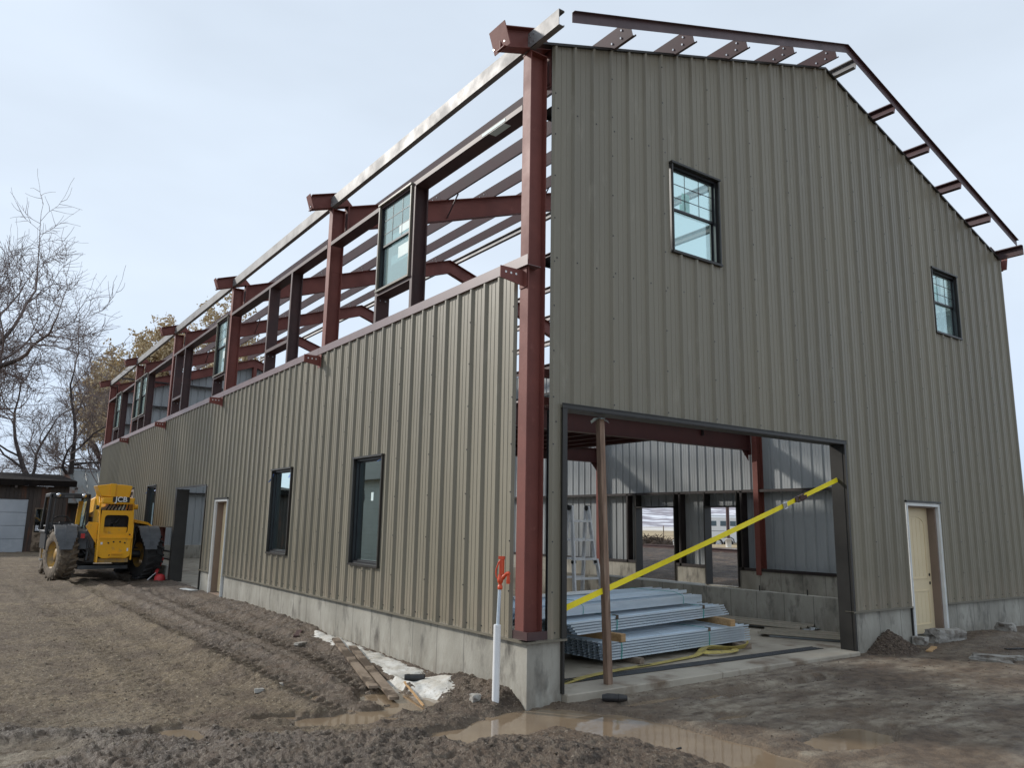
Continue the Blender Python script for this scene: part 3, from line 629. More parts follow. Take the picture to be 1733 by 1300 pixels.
# rake angle on top of the gable siding
for P, yy in ((PF, -.13), (PB, 100.0)):
    for s in (0, 1):
        xa, xb = ((-.05, 20) if s == 0 else (20, 40.15))
        p0 = Vector((xa, yy, EV+SL*(20-abs(xa-20))-.02)); p1 = Vector((xb, yy, EV+SL*(20-abs(xb-20))-.02))
        q = MB(); q.prism([(0, 0), (.35, 0), (.35, .02), (.02, .02), (.02, .10), (0, .10)], p0, p1, Vector((0, 1, 0)), Vector((0, 0, 1))); q.build('rake_angle', M['trim'], bld)
# eave struts and roof stubs
for s in (0, 1):
    X = (lambda x: x) if s == 0 else (lambda x: 40-x); sg = 1 if s == 0 else -1
    ends = [-1.55]+[y for y in COLY]
    for i, (a, b) in enumerate([(-1.55, .36)]+[(COLY[j]+.02, COLY[j+1]-.02) for j in range(5)]):
        q = MB(); q.prism([(sg*u, v) for u, v in C_poly(.66, .27, .02)], (X(-.06), a, 22.26), (X(-.06), b, 22.26), Vector((1, 0, 0)), Vector((0, 0, 1)))
        o = q.build('eave_strut', M['galv_eave'] if s == 0 else M['primer_dull'], bld)
        q = MB()
        for yy in (b-.15, b-.35):
            for vv in (.18, .48): q.tube([(X(-.06), yy, 22.26+vv), (X(-.09), yy, 22.26+vv)], .035, 6)
        q.build('bolt', M['chrome'], o)
    for y in COLY:
        # stub beam following the roof slope
        q = MB(); xa, xb = -1.30, 1.0
        T = lambda x: 23.16+SL*x; B = lambda x: 22.26+SL*x
        def plate(za, zb, hw, xe=xb):
            pts = [(xa, za(xa)), (xe, za(xe)), (xe, zb(xe)), (xa, zb(xa))]
            vs = [(X(px), y-hw, pz) for px, pz in pts]+[(X(px), y+hw, pz) for px, pz in pts]
            if s == 1: vs = vs[4:]+vs[:4]
            q.add(vs, [(0, 1, 2, 3), (7, 6, 5, 4), (0, 4, 5, 1), (1, 5, 6, 2), (2, 6, 7, 3), (3, 7, 4, 0)])
        plate(lambda x: B(x)+.03, lambda x: T(x)-.03, .014, .5); plate(B, lambda x: B(x)+.035, .25, 1.0); plate(lambda x: T(x)-.035, T, .25, .3)
        # pointed gusset inside the eave
        vs = [(X(.3), y-.02, B(.3)+.03), (X(1.35), y-.02, B(1.35)+.03), (X(.9), y-.02, B(.9)+.62), (X(.3), y-.02, T(.3))]
        vs2 = [(v[0], y+.02, v[2]) for v in vs]; q.add(vs+vs2, [(0, 1, 2, 3), (7, 6, 5, 4), (0, 4, 5, 1), (1, 5, 6, 2), (2, 6, 7, 3), (3, 7, 4, 0)])
        o = q.build('stub_beam', M['primer'], bld)
        q = MB(); c = Vector((X(xa-.012), y, (T(xa)+B(xa))/2)); q.obb(c, (sg, 0, SL), (0, 1, 0), (-SL*sg, 0, 1), .016, .52 if y < 1 else .30, .45)
        q.build('end_plate', M['primer'], o)
        q = MB()
        for dy in (-.36, .36) if y < 1 else (-.2, .2):
            for dz in (-.32, .32): q.tube([c+Vector((-.016*sg, dy, dz)), c+Vector((-.035*sg, dy, dz))], .035, 6)
        q.build('bolt', M['chrome'], o)
# canopy brackets on the side wall, just under the ledger
for y in COLY[:5]:
    q = MB(); yy = y+.02
    q.add([(-.02, yy-.02, 12.62), (-1.05, yy-.02, 12.77), (-1.05, yy-.02, 13.22), (-.02, yy-.02, 13.22), (-.02, yy+.02, 12.62), (-1.05, yy+.02, 12.77), (-1.05, yy+.02, 13.22), (-.02, yy+.02, 13.22)],
          [(3, 2, 1, 0), (4, 5, 6, 7), (0, 1, 5, 4), (1, 2, 6, 5), (2, 3, 7, 6), (3, 0, 4, 7)])
    q.box(-.13 if y > 1 else -.02, -.10 if y > 1 else .0, yy-.22, yy+.22, 12.55, 13.3)
    o = q.build('canopy_bracket', M['primer'], bld)
    q = MB()
    for xx in (-.35, -.58, -.81): q.tube([(xx, yy-.026, 13.02), (xx, yy-.021, 13.02)], .045, 8)
    q.build('bolt_hole', M['decal_w'], o)
# bracket showing past the far end of the lower siding
q = MB(); q.box(-.55, 0.0, 101.2, 101.35, 12.0, 12.4); q.box(-.1, 0.05, 99.95, 101.35, 12.0, 12.4); q.build('canopy_bracket', M['jamb'], bld)

# upper framing of the side wall
UPW = [(9.62, 13.1, 15.42, 19.82, True), (26.25, 30.35, 15.42, 19.82, False), (40.35, 43.5, 15.42, 19.82, True), (54.9, 58.4, 15.42, 19.82, False), (72.0, 75.3, 15.42, 19.82, True), (75.75, 79.1, 15.42, 19.82, True), (88.6, 92.2, 15.42, 19.82, True)]
for a, b in zip(COLY[:-1], COLY[1:]):
    q = MB(); q.prism([(v, u) for u, v in C_poly(.72, .22)][::-1], (0.0, a+.26, 19.86), (0.0, b-.26, 19.86), Vector((1, 0, 0)), Vector((0, 0, 1))); q.build('girt', M['jamb'], bld)
q = MB(); q.box(-.012, -.004, 1.9, 3.6, 19.90, 20.03); q.box(-.004, .35, 2.0, 3.1, 19.845, 19.852); q.build('label_sheet', M['paper'], bld, kind='stuff')
def post(y, sg, z0=13.3, z1=19.85, x=.0, d=.72, mat='jamb', nm='jamb_post'):
    q = MB(); q.prism([(v, sg*u) for u, v in C_poly(d, .23)], (x, y, z0), (x, y, z1), Vector((1, 0, 0)), Vector((0, 1, 0))); o = q.build(nm, M[mat], bld)
    q = MB()
    for zz in (z0+1.7, ):
        for xx in (.2, .5): q.tube([(x+xx, y, zz), (x+xx, y-.03*sg, zz)], .04, 6)
    q.build('bolt', M['chrome'], o)
for a, b, z0, z1, gl in UPW:
    post(a-.02, -1); post(b+.02, 1)
    q = MB(); q.prism([(v, u-.24) for u, v in C_poly(.72, .22)], (.0, a, z0), (.0, b, z0), Vector((1, 0, 0)), Vector((0, 0, 1))); q.build('sill_channel', M['jamb'], bld)

# interior girts and base channels of the far walls
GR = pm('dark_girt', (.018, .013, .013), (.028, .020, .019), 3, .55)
for z in (7.1, 13.8, 19.2):
    for a, b in zip(COLY[:-1], COLY[1:]):
        q = MB(); q.box(39.25, 39.93, a+.03, b-.03, z, z+.05); q.box(39.25, 39.28, a+.03, b-.03, z-.18, z); q.build('girt', GR, bld)
for a, b in ((.7, 22.05), (25.75, 29.3), (34.5, 99)):
    q = MB(); q.box(39.25, 39.9, a, b, .325, .36); q.box(39.25, 39.28, a, b, .36, .58); q.build('base_channel', GR, bld)
for z in (7.6, 13.85, 20.0):
    q = MB(); 
    for a, b in ((.9, 20), (20.03, 39.2)) if z > 8.5 else ((20, 24.9), (28.9, 39.2)): q.box(a, b, .04, .7, z-.03, z+.02); q.box(a, b, .68, .7, z-.2, z-.03)
    q.build('girt', GR, bld)
    q = MB()
    for a, b in ((.9, 20), (20.03, 39.2)): q.box(a, b, 99.3, 99.93, z-.03, z+.02); q.box(a, b, 99.3, 99.32, z-.2, z-.03)
    q.build('girt', GR, bld)
for z in (17.0, 23.6): 
    q = MB(); q.box(1, 39.1, 99.25, 99.93, z-.03, z+.02); q.box(1, 39.1, 99.25, 99.28, z-.2, z-.03); q.build('girt', GR, bld)
for x in (20.0,):
    q = MB(); q.prism(I_poly(.5, .8), (x, 99.3, 0), (x, 99.3, roof(x)-1.2), Vector((1, 0, 0)), Vector((0, 1, 0))); q.build('column', M['primer'], bld)
# framed openings in the far side wall
for a, b in ((22.1, 25.7), (29.35, 34.45)):
    q = MB()
    for yy in (a, b): q.box(39.2, 40.05, yy-.06, yy+.06, -1.1, 7.05)
    q.box(39.9, 40.16, a-.2, a+.02, -1.1, 5.8); q.box(39.9, 40.16, b-.02, b+.2, -1.1, 5.8)
    q.box(39.2, 40.12, a-.06, b+.06, 5.68, 5.8); q.build('framed_opening', M['trim'], bld)
for yy in (21.55, 28.6, 35.6):
    q = MB(); q.box(39.25, 39.95, yy-.04, yy+.04, .33, 7.05); q.box(39.25, 39.28, yy, yy+.2, .33, 7.05); q.build('jamb_post', GR, bld)
# front wall opening: header, jambs, posts behind
q = MB(); wbox(q, PF, 1.38, 19.78, .11, .135, 8.12, 8.30); wbox(q, PF, 1.38, 19.78, .135, .17, 8.27, 8.30); wbox(q, PF, 1.40, 19.70, -.68, .11, 8.10, 8.13); q.build('header_trim', M['trim'], bld)
q = MB(); wbox(q, PF, 19.58, 19.72, -.70, .12, -1.80, 8.10); wbox(q, PF, 19.55, 19.60, -.68, -.02, -1.80, 8.10); q.build('jamb_trim', M['trim'], bld)
q = MB(); wbox(q, PF, 1.44, 1.53, -.70, .13, -1.80, 8.10); wbox(q, PF, 1.40, 1.62, .112, .128, .02, 8.10); q.build('jamb_trim', M['trim'], bld)
q = MB(); wbox(q, PF, 1.30, 1.43, -.69, -.02, .02, 8.1); q.build('jamb_post', GR, bld)
# floor beams, joists and deck of the upper floor
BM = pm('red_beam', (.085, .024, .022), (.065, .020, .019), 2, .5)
for y in (20.5, 40):
    x0 = .97
    q = MB(); z0, z1 = (10.5, 11.98)
    q.box(x0, 39.05, y-.32, y+.32, z0, z0+.06); q.box(x0, 39.05, y-.32, y+.32, z1-.06, z1); q.box(x0, 39.05, y-.02, y+.02, z0+.06, z1-.06)
    o = q.build('floor_beam', BM, bld)
    q = MB(); q.box(38.95, 39.04, y-.34, y+.34, 10.1, 12.1); q.add([(39.04, y-.02, 10.5), (38.2, y-.02, 10.5), (39.04, y-.02, 9.6), (39.04, y+.02, 10.5), (38.2, y+.02, 10.5), (39.04, y+.02, 9.6)], [(0, 1, 2), (5, 4, 3), (0, 3, 4, 1), (1, 4, 5, 2), (2, 5, 3, 0)]); q.build('knee_plate', BM, o)
for i in range(15):
    x = 1.6+i*2.2
    for a, b in ((20.84, 39.66), ):
        q = MB(); q.prism(Z_poly(.66, .2), (x, a, 11.31), (x, b, 11.31), Vector((1, 0, 0)), Vector((0, 0, 1))); q.build('floor_joist', BM, bld)
q = MB(); n = 0; x = .9; pts = []
while x < 33.0:
    pts += [(x, 12.0), (x+.22, 12.0), (x+.28, 12.14), (x+.44, 12.14)]; x += .5
vs = []
for a, z in pts: vs += [(a, 20.2, z), (a, 40.3, z)]
q.add(vs, [(2*i, 2*i+1, 2*i+3, 2*i+2) for i in range(len(pts)-1)]); q.add([(v[0], v[1], v[2]+.02) for v in vs], [(2*i, 2*i+2, 2*i+3, 2*i+1) for i in range(len(pts)-1)])
q.build('floor_deck', BM, bld)
q = MB(); q.box(33.0, 33.03, 20.2, 40.3, 11.31, 12.2); q.build('edge_angle', GR, bld)

# ---- windows and doors of the building (a part each, with panes as sub-parts)
def window(P, a0, a1, z0, z1, kind='hung', muntin=False, glass='glass_up', rec=.12, trim='trim', out=.13, flash=True):
    q = MB(); t = .11
    # outer trim
    wbox(q, P, a0-.03, a0+.05, -.02, out, z0-.02, z1+.02); wbox(q, P, a1-.05, a1+.03, -.02, out, z0-.02, z1+.02)
    wbox(q, P, a0-.06, a1+.06, -.02, out+.05, z1, z1+.09); wbox(q, P, a0-.06, a1+.06, -.02, out+.03, z0-.10, z0)
    # frame set back
    for b0, b1, c0, c1 in ((a0+.052, a0+.052+t, z0, z1), (a1-.052-t, a1-.052, z0, z1), (a0+.052+t, a1-.052-t, z1-t, z1), (a0+.052+t, a1-.052-t, z0, z0+t)):
        wbox(q, P, b0, b1, -rec-.22, -.022 if rec < .2 else -.10, c0, c1, 1)
    for b0, b1, c0, c1 in ((a0-.02, a0+.05, z0, z1), (a1-.05, a1+.02, z0, z1)): wbox(q, P, b0, b1, -rec-.3, -.021, c0, c1, 1)
    o = q.build('window', [M[trim], M['blackframe']], bld)
    ia0, ia1, iz0, iz1 = a0+.052+t, a1-.052-t, z0+t, z1-t
    def pane(b0, b1, c0, c1, d):
        k = MB(); wbox(k, P, b0, b1, d-.02, d, c0, c1); k.build('pane', M[glass], o)
    if kind == 'hung':
        zm = (z0+z1)/2
        for c0, c1, d in ((zm-.02, iz1, -rec-.03), (iz0, zm+.08, -rec-.12)):
            k = MB(); s_ = .075
            wbox(k, P, ia0, ia0+s_, d-.07, d, c0, c1); wbox(k, P, ia1-s_, ia1, d-.07, d, c0, c1); wbox(k, P, ia0+s_, ia1-s_, d-.07, d, c0, c0+.10); wbox(k, P, ia0+s_, ia1-s_, d-.07, d, c1-s_, c1)
            k.build('sash', M['blackframe'], o); pane(ia0+s_, ia1-s_, c0+.10, c1-s_, d-.03)
        if muntin:
            c0, c1 = zm+.08, iz1-.075; k = MB()
            for i in (1, 2):
                aa = ia0+(ia1-ia0)*i/3; wbox(k, P, aa-.014, aa+.014, -rec-.058, -rec-.045, c0, c1)
                zz = c0+(c1-c0)*(.30 if i == 1 else .66); wbox(k, P, ia0, ia1, -rec-.060, -rec-.047, zz-.014, zz+.014)
            k.build('muntin', M['blackframe'], o)
    else:
        s_ = .07; d = -rec-.06; k = MB()
        wbox(k, P, ia0, ia0+s_, d-.08, d, iz0, iz1); wbox(k, P, ia1-s_, ia1, d-.08, d, iz0, iz1); wbox(k, P, ia0+s_, ia1-s_, d-.08, d, iz0, iz0+s_); wbox(k, P, ia0+s_, ia1-s_, d-.08, d, iz1-s_, iz1)
        k.build('sash', M['blackframe'], o); pane(ia0+s_, ia1-s_, iz0+s_, iz1-s_, d-.04)
    return o
w1 = window(PF, 7.5, 10.6, 15.58, 19.58, 'hung', True)
k = MB(); wbox(k, PF, 8.45, 8.95, -.235, -.229, 17.72, 18.55); wbox(k, PF, 8.3, 8.6, -.238, -.234, 17.62, 18.0); k.build('label_sheet', M['green'], w1)
w2 = window(PF, 30.17, 33.3, 15.68, 19.62, 'hung', True)
k = MB(); wbox(k, PF, 30.5, 31.5, -.235, -.229, 17.85, 18.75); k.build('label_sheet', M['green'], w2)
for a, b, z0, z1, gl in UPW:
    if gl:
        o = window(PL, a+.03, b-.03, z0+.03, z1+.16, 'hung', True, glass='glass_side', rec=.05, trim='drip', out=.10)
        k = MB(); wbox(k, PL, a+.65, a+1.7, -.2, -.196, z0+1.35, z0+1.95); k.build('label_sheet', M['paper'], o); k = MB(); wbox(k, PL, a+.45, a+1.5, -.11, -.106, z0+2.55, z0+3.0); k.build('label_sheet', M['paper'], o)
for a, b, z0, z1 in ((11.4, 14.6, 1.9, 6.98), (23.5, 26.95, 1.95, 6.95), (61.4, 65.5, 1.95, 7.05)):
    o = window(PL, a, b, z0, z1, 'fixed', glass='glass_low', rec=.10, out=.13)
    k = MB()
    if a > 20:
        for i, (aa, zz, l) in enumerate(((b-.1, z1-.2, .5), (b-.05, z1-.35, .35), (a+.3, z1-.25, .3))): k.bar(PL(aa, -.02, zz), PL(aa+(.35 if i < 2 else -.1), .16, zz-l), .10, .012)
    else: k.bar(PL(a+.2, -.02, z1-.12), PL(a+.75, -.02, z1-.22), .06, .012)
    k.bar(PL(b-.04, -.1, z0+.9), PL(b-.02, -.1, z0+2.6), .03, .01); k.build('tape', M['blue'], o)
    if a < 20:
        k = MB(); wbox(k, PL, 12.75, 13.0, -.19, -.186, 4.9, 5.3); k.build('label_sheet', M['paper'], o)
def door(P, a0, a1, z0, z1, hinge=1, rec=.45):
    # a cream two-panel door with an arched upper panel, white casing
    q = MB(); y = -rec
    wbox(q, P, a0+.33, a1-.33, y-.14, y, z0+.10, z1-.26)
    o = q.build('door', M['door'], bld)
    W_ = a1-a0-.66; c = (a0+a1)/2; hw = W_/2-.45
    def outline(c0, c1, arch):
        k = MB(); pts = [(c-hw, c0), (c+hw, c0), (c+hw, c1-arch)]
        if arch:
            for i in range(1, 9): an = PI*i/9; pts.append((c+hw*math.cos(an), c1-arch+arch*math.sin(an)))
        pts.append((c-hw, c1-arch)); n_ = len(pts)
        for i in range(n_):
            (xa, za), (xb, zb) = pts[i], pts[(i+1) % n_]
            k.bar(P(xa, y+.012, za), P(xb, y+.012, zb), .06, .03, up=Vector(P(0, 1, 0))-Vector(P(0, 0, 0)))
        for i in range(1, 5):
            xa = c-hw+2*hw*i/5; k.bar(P(xa, y+.004, c0+.1), P(xa, y+.004, c1-.12-(arch*(.25 if i in (1, 4) else .05))), .018, .014, up=Vector(P(0, 1, 0))-Vector(P(0, 0, 0)))
        k.build('door_panel', M['door'], o)
    H_ = z1-z0-.36
    outline(z0+.55, z0+.10+H_*.33, 0); outline(z0+.10+H_*.43, z1-.26-.45, .45)
    k = MB(); aa = (a1-.33-.22) if hinge > 0 else (a0+.33+.22)
    for zz in (3.15, 2.7): k.tube([P(aa, y, z0+zz), P(aa, y+.012, z0+zz)], .085, 12)
    k.build('lock_hole_shade', M['decal_k'], o)  # flat black discs painted as the dark inside of the lock bores
    q = MB()   # jambs lining the opening
    wbox(q, P, a0+.16, a0+.33, -rec-.2, -.02, z0+.05, z1-.1); wbox(q, P, a1-.33, a1-.16, -rec-.2, -.02, z0+.05, z1-.1); wbox(q, P, a0+.33, a1-.33, -rec-.2, -.02, z1-.26, z1-.1)
    q.build('door_jamb', M['doorjamb'], o)
    q = MB()
    wbox(q, P, a0+.03, a0+.20, -.018, .15, z0-.05, z1-.02); wbox(q, P, a1-.20, a1-.03, -.018, .15, z0-.05, z1-.02); wbox(q, P, a0+.20, a1-.20, -.018, .15, z1-.18, z1-.02)
    wbox(q, P, a0+.07, a0+.11, .15, .175, z0-.05, z1-.02); wbox(q, P, a1-.11, a1-.07, .15, .175, z0-.05, z1-.02)
    q.build('casing', M['white'], o)
    q = MB(); wbox(q, P, a0+.21, a1-.21, -rec-.1, .1, z0-.02, z0+.045); q.build('threshold', M['mblack'] if P is PF else M['doorjamb'], o)
    q = MB(); wbox(q, P, a0-.03, a1+.06, -.02, .22, z1, z1+.10); q.build('head_flashing', M['trim'], o)
    q = MB(); wbox(q, P, a0-.02, a0+.03, -.6, .10, z0, 0) if P is PF else wbox(q, P, a1-.03, a1+.02, -.6, -.02, z0, 0); q.build('side_channel', M['trim'], o)
    return o
door(PF, 25.05, 28.72, -1.62, 5.42, 1); door(PL, 36.05, 39.45, -1.5, 5.36, -1)
# far door frame behind the machine
q = MB(); wbox(q, PL, 73.0, 73.3, -.5, .1, -1.5, 7.0); wbox(q, PL, 77.1, 77.4, -.5, .1, -1.5, 7.0); wbox(q, PL, 73.3, 77.1, -.5, .1, 6.7, 7.0); o = q.build('door', M['doorjamb'], bld)
q = MB(); wbox(q, PL, 73.35, 75.1, -.45, -.3, -1.4, 6.6); wbox(q, PL, 75.3, 77.05, -.45, -.3, -1.4, 6.6); q.build('door_panel', M['doorjamb'], o)
q = MB(); wbox(q, PL, 72.9, 77.5, -.02, .2, 7.05, 7.14); q.build('head_flashing', M['trim'], o)
# wide opening beside the side door
q = MB(); wbox(q, PL, 42.3, 52.75, .11, .15, 6.46, 6.6); wbox(q, PL, 42.34, 42.46, -.7, .12, -1.6, 6.45); q.build('header_trim', M['trim'], bld)
q = MB(); wbox(q, PL, 52.2, 52.75, -.95, .12, -1.62, 6.45); q.build('jamb_post', M['trim'], bld)
q = MB(); wbox(q, PL, 52.8, 61.0, -.7, .12, 3.05, 3.18); wbox(q, PL, 60.7, 61.2, -.7, .1, -.33, 3.05); o = q.build('opening_frame', M['trim'], bld)
for z in (.95, .25): q = MB(); wbox(q, PL, 52.76, 60.69, -.35, -.1, z-.1, z+.04); q.build('rail', M['trim'], o)
# interior partition seen through the side openings: pale wall panels hung on the far wall already show
# red girts/braces stacked behind the corner column
q = MB()
for i, z in enumerate((9.7, 8.6)): q.box(1.2, 2.0, 1.2, 1.5, z-.2, z+.1)
q.build('clip_angle', M['primer'], bld)

# ------------------------------------------------------------------ things in and around the big opening
# steel stud bundles
def stud_mesh(L):
    q = MB(); w, h, t = .302, .074, .008
    q.prism([(0, 0), (w, 0), (w, h), (w-t, h), (w-t, t), (t, t), (t, h), (0, h)], (0, 0, 0), (L, 0, 0), Vector((0, 1, 0)), Vector((0, 0, 1)))
    me = bpy.data.meshes.new('stud'); me.from_pydata((np.array(q.v)*F).tolist(), [], q.f); me.materials.append(M['galv']); me.update(); return me
def bundle(label, loc, ang, L, nw, nh, wide_step, band_at):
    t = thing('stud_bundle', label, 'steel studs', loc, 'bundles of steel studs on the slab'); t.rotation_euler = (0, 0, R(ang))
    me = stud_mesh(L); rr = random.Random(int(L*10+nw))
    for j in range(nh):
        for i in range(nw):
            o = bpy.data.objects.new('stud', me); S.collection.objects.link(o); o.parent = t
            o.location = Vector((rr.uniform(-.05, .05)+(nh-1-j)*wide_step*0+ (j*wide_step), .006+i*.315+rr.uniform(-.004, .004), j*.1125+.002))*F
            if rr.random() < .0: o.scale = (1, 1, 1)
    H_ = nh*.1125+.02; W_ = nw*.315
    for k, bx in enumerate(band_at):
        q = MB(); r = .012
        for s_ in (0, .035):
            q.tube([(bx+s_, -.015, -.005), (bx+s_+.03, -.018, H_*.5), (bx+s_, -.012, H_+.006), (bx+s_, W_+.01, H_+.006), (bx+s_, W_+.01, -.005)], .010, 5)
        o = q.build('band', M['teal'], None); o.parent = t; o.location = (0, 0, 0)
        o.data.transform(Matrix.Translation(ORG[o.name]*F))
        q = MB(); q.box(bx-.06, bx+.12, -.035, -.018, H_-.14, H_+.016); q.box(bx-.06, bx+.12, -.035, .2, H_+.016, H_+.03)
        o = q.build('edge_protector', M['woodgrey'], None); o.data.transform(Matrix.Translation(ORG[o.name]*F)); o.parent = t; o.location = (0, 0, 0)
    return t
bundle('lowest bundle of nested galvanised steel studs lying on timber blocks behind the wooden prop', (6.45, 3.15, -1.62), 5, 10.7, 13, 7, -.02, (.95, 7.2))
bundle('middle bundle of nested galvanised studs with flared near end, between two timber spacers', (4.9, 3.15, -.49), 9.5, 12.1, 12, 5, -.12, (2.6, 9.6))
b3 = thing('stud_bundle', 'top bundle of wide galvanised channels with a smooth bright side face', 'steel studs', (2.3, 3.35, .20), 'bundles of steel studs on the slab'); b3.rotation_euler = (0, 0, R(9))
wm = MB(); wm.prism([(0, 0), (.52, 0), (.52, .16), (.508, .16), (.508, .012), (.012, .012), (.012, .16), (0, .16)], (0, 0, 0), (13.2, 0, 0), Vector((0, 1, 0)), Vector((0, 0, 1)))
wme = bpy.data.meshes.new('channel'); wme.from_pydata((np.array(wm.v)*F).tolist(), [], wm.f); wme.materials.append(M['galv'])
for j in range(3):
    for i in range(6-j):
        o = bpy.data.objects.new('channel', wme); S.collection.objects.link(o); o.parent = b3; o.location = Vector((random.uniform(-.05, .05), .45+i*.54+j*.3, .01+j*.17))*F
q = MB(); q.prism([(0, 0), (.45, 0), (.45, .34), (0, .34)], (0, 0, 0), (12.9, 0, 0), Vector((0, 1, 0)), Vector((0, 0, 1))); o = q.build('box_channel', M['galv']); o.data.transform(Matrix.Translation(ORG[o.name]*F)); o.parent = b3; o.location = (0, 0, 0)
for bx in (3.6, 11.2):
    q = MB(); q.tube([(bx, -.02, 0), (bx+.03, -.025, .2), (bx, -.015, .36), (bx, .5, .54), (bx, 3.2, .54)], .011, 5)
    o = q.build('band', M['teal']); o.data.transform(Matrix.Translation(ORG[o.name]*F)); o.parent = b3; o.location = (0, 0, 0)
# timber under and between the bundles
def timber(label, c, ang, L, w, h, mat='woodx', group='timber blocks under the stud bundles'):
    q = MB(); q.box(-w/2, w/2, 0, L, 0, h); o = q.build('timber_block', M[mat], base=(0, 0, 0), label=label, cat='timber', group=group, bevel=.01)
    o.location = Vector(c)*F; o.rotation_euler = (0, 0, R(ang)); return o
timber('short grey timber block under the near end of the lowest stud bundle', (8.35, 2.95, -1.868), 6, 4.2, .29, .24, 'woodgrey')
timber('wide grey plank end stamped dark, under the far end of the lowest stud bundle', (15.75, 3.35, -1.868), -20, 4.5, .70, .24, 'woodgrey')
timber('fresh tan timber spacer between the stud bundles beside the wooden prop', (6.9, 2.55, -.82), 8, 4.4, .30, .32)
timber('fresh tan timber spacer between the stud bundles at their far end', (15.2, 3.6, -.82), -10, 4.4, .30, .32)
q = MB(); q.box(0, 6.4, 0, .33, 0, .10); o = q.build('white_board', M['white'], base=(0, 0, 0), label='white painted board lying on top of the channels beside the ladder foot', cat='board'); o.location = Vector((3.5, 5.6, .76))*F; o.rotation_euler = (0, 0, R(10))
q = MB(); q.box(0, .62, 0, 9.5, 0, .10); q.box(.15, .32, .0, 9.5, .10, .13); o = q.build('white_board', M['white'], base=(0, 0, 0), label='long white board lying along the top of the low concrete wall', cat='board'); o.location = Vector((25.58, 14.6, .003))*F; o.rotation_euler = (0, 0, R(-.3))
# siding offcuts on the slab
for i, (lab, x, y, z, an, L, n) in enumerate((('longer stack of leftover bronze siding sheets against the low concrete wall', 21.9, 12.0, -1.86, -77, 7.0, 4), ('shorter pair of bronze siding offcuts lying in front by the dark door jamb', 20.3, 5.6, -1.86, -62, 4.4, 3))):
    t = thing('siding_offcuts', lab, 'metal sheets', (x, y, z)); t.rotation_euler = (0, 0, R(an))
    for k in range(n):
        q = MB(); P_ = [(0, 0)]
        for u in range(3): P_ += [(u+.05, 0), (u+.12, .1), (u+.22, .1), (u+.29, 0), (u+.95, 0)]
        P_ += [(a, b-.012) for a, b in P_[::-1]]
        q.prism(P_, (0, 0, 0), (L, 0, 0), Vector((0, 1, 0)), Vector((0, 0, 1)))
        o = q.build('siding_sheet', M['liner'] if (k+i) % 3 == 1 else M['bronze']); o.data.transform(Matrix.Translation(ORG[o.name]*F)); o.parent = t  # the paler sheet in each stack stands in for bronze catching light
        o.location = Vector((random.uniform(-.4, .4), random.uniform(-.15, .15), (.03+.06*k)))*F; o.rotation_euler = (0, 0, random.uniform(-.04, .04))
# floor drain grate behind the sill
t = thing('floor_grate', 'long black metal drain grate set in the slab behind the sill', 'grate', (11, 1.7, -1.866))
q = MB(); q.box(2.4, 19.3, 1.45, 1.50, -1.868, -1.845); q.box(2.4, 19.3, 2.05, 2.10, -1.868, -1.845); q.build('grate_frame', M['mblack'], t)
q = MB(); q.box(2.4, 19.3, 1.502, 2.048, -1.869, -1.862); q.build('pit_shade', M['decal_k'], t)  # flat black sheet painted as the shade below the bars
q = MB(); x = 2.5
while x < 19.2: q.box(x, x+.05, 1.50, 2.05, -1.860, -1.848); x += .14
for yy in (1.68, 1.86): q.box(2.4, 19.3, yy, yy+.03, -1.859, -1.850)
q.build('grate_bars', M['fender'], t, kind='stuff')
# wooden prop post with a crumpled wrap at its head
t = thing('prop_post', 'weathered square wooden post propping the header of the big opening', 'post', (3.98, .35, -1.8))
q = MB(); q.bar((3.98, .33, -1.80), (3.62, .33, 7.98), .25, .25, up=(0, 1, 0)); q.build('post_shaft', M['post'], t, bevel=.012)
q = MB(); rr = random.Random(4)
for i in range(9):
    an = i*.7; q.add([(3.62, .33, 8.02), (3.62+.42*math.cos(an), .33+.30*math.sin(an), 7.93-rr.random()*.16), (3.62+.40*math.cos(an+.6), .33+.30*math.sin(an+.6), 7.97-rr.random()*.12)], [(0, 1, 2)])
q.build('paper_wrap', M['paper'], t)
# yellow ratchet strap across the opening
p0 = Vector((1.54, .33, .86)); p1 = Vector((19.54, .33, 6.36)); dr = (p1-p0).normalized(); nn = Vector((-dr.z, 0, dr.x))
t = thing('ratchet_strap', 'bright yellow ratchet strap pulled diagonally across the big opening', 'strap', tuple(p0))
q = MB(); N_s = 24
vs = []
for i in range(N_s+1):
    u = i/N_s; c = p0.lerp(p1, u)+Vector((0, .02*math.sin(u*9), -.05*math.sin(PI*u)))
    for s_ in (-1, 1):
        for yy in (-.006, .006): vs.append(c+nn*.105*s_+Vector((0, yy+.012*math.sin(u*14)*s_, 0)))
fs = []
for i in range(N_s):
    b = 4*i; fs += [(b, b+2, b+6, b+4), (b+1, b+5, b+7, b+3), (b, b+4, b+5, b+1), (b+2, b+3, b+7, b+6)]
q.add(vs, fs); q.build('webbing', M['strap'], t)
for u, L_ in ((.822, .26), (.752, .14)):
    c = p0.lerp(p1, u)+Vector((0, -.04, -.03)); q = MB()
    for s_ in (-1, 1): q.obb(c+nn*.13*s_, dr, (0, 1, 0), nn, L_, .05, .012)
    for v in (-.8, 0, .8): a = c+dr*v*L_; q.tube([a-nn*.14, a+nn*.14], .035, 8)
    if L_ > .2: q.obb(c+dr*.1+Vector((0, -.07, 0)), dr+Vector((0, -.35, 0)), (0, 1, 0), nn, .2, .01, .09); q.obb(c-dr*.34+nn*.02, dr, (0, 1, 0), nn, .1, .02, .12)
    q.build('ratchet_buckle', M['chrome'] if L_ < .2 else M['rusty'], t)
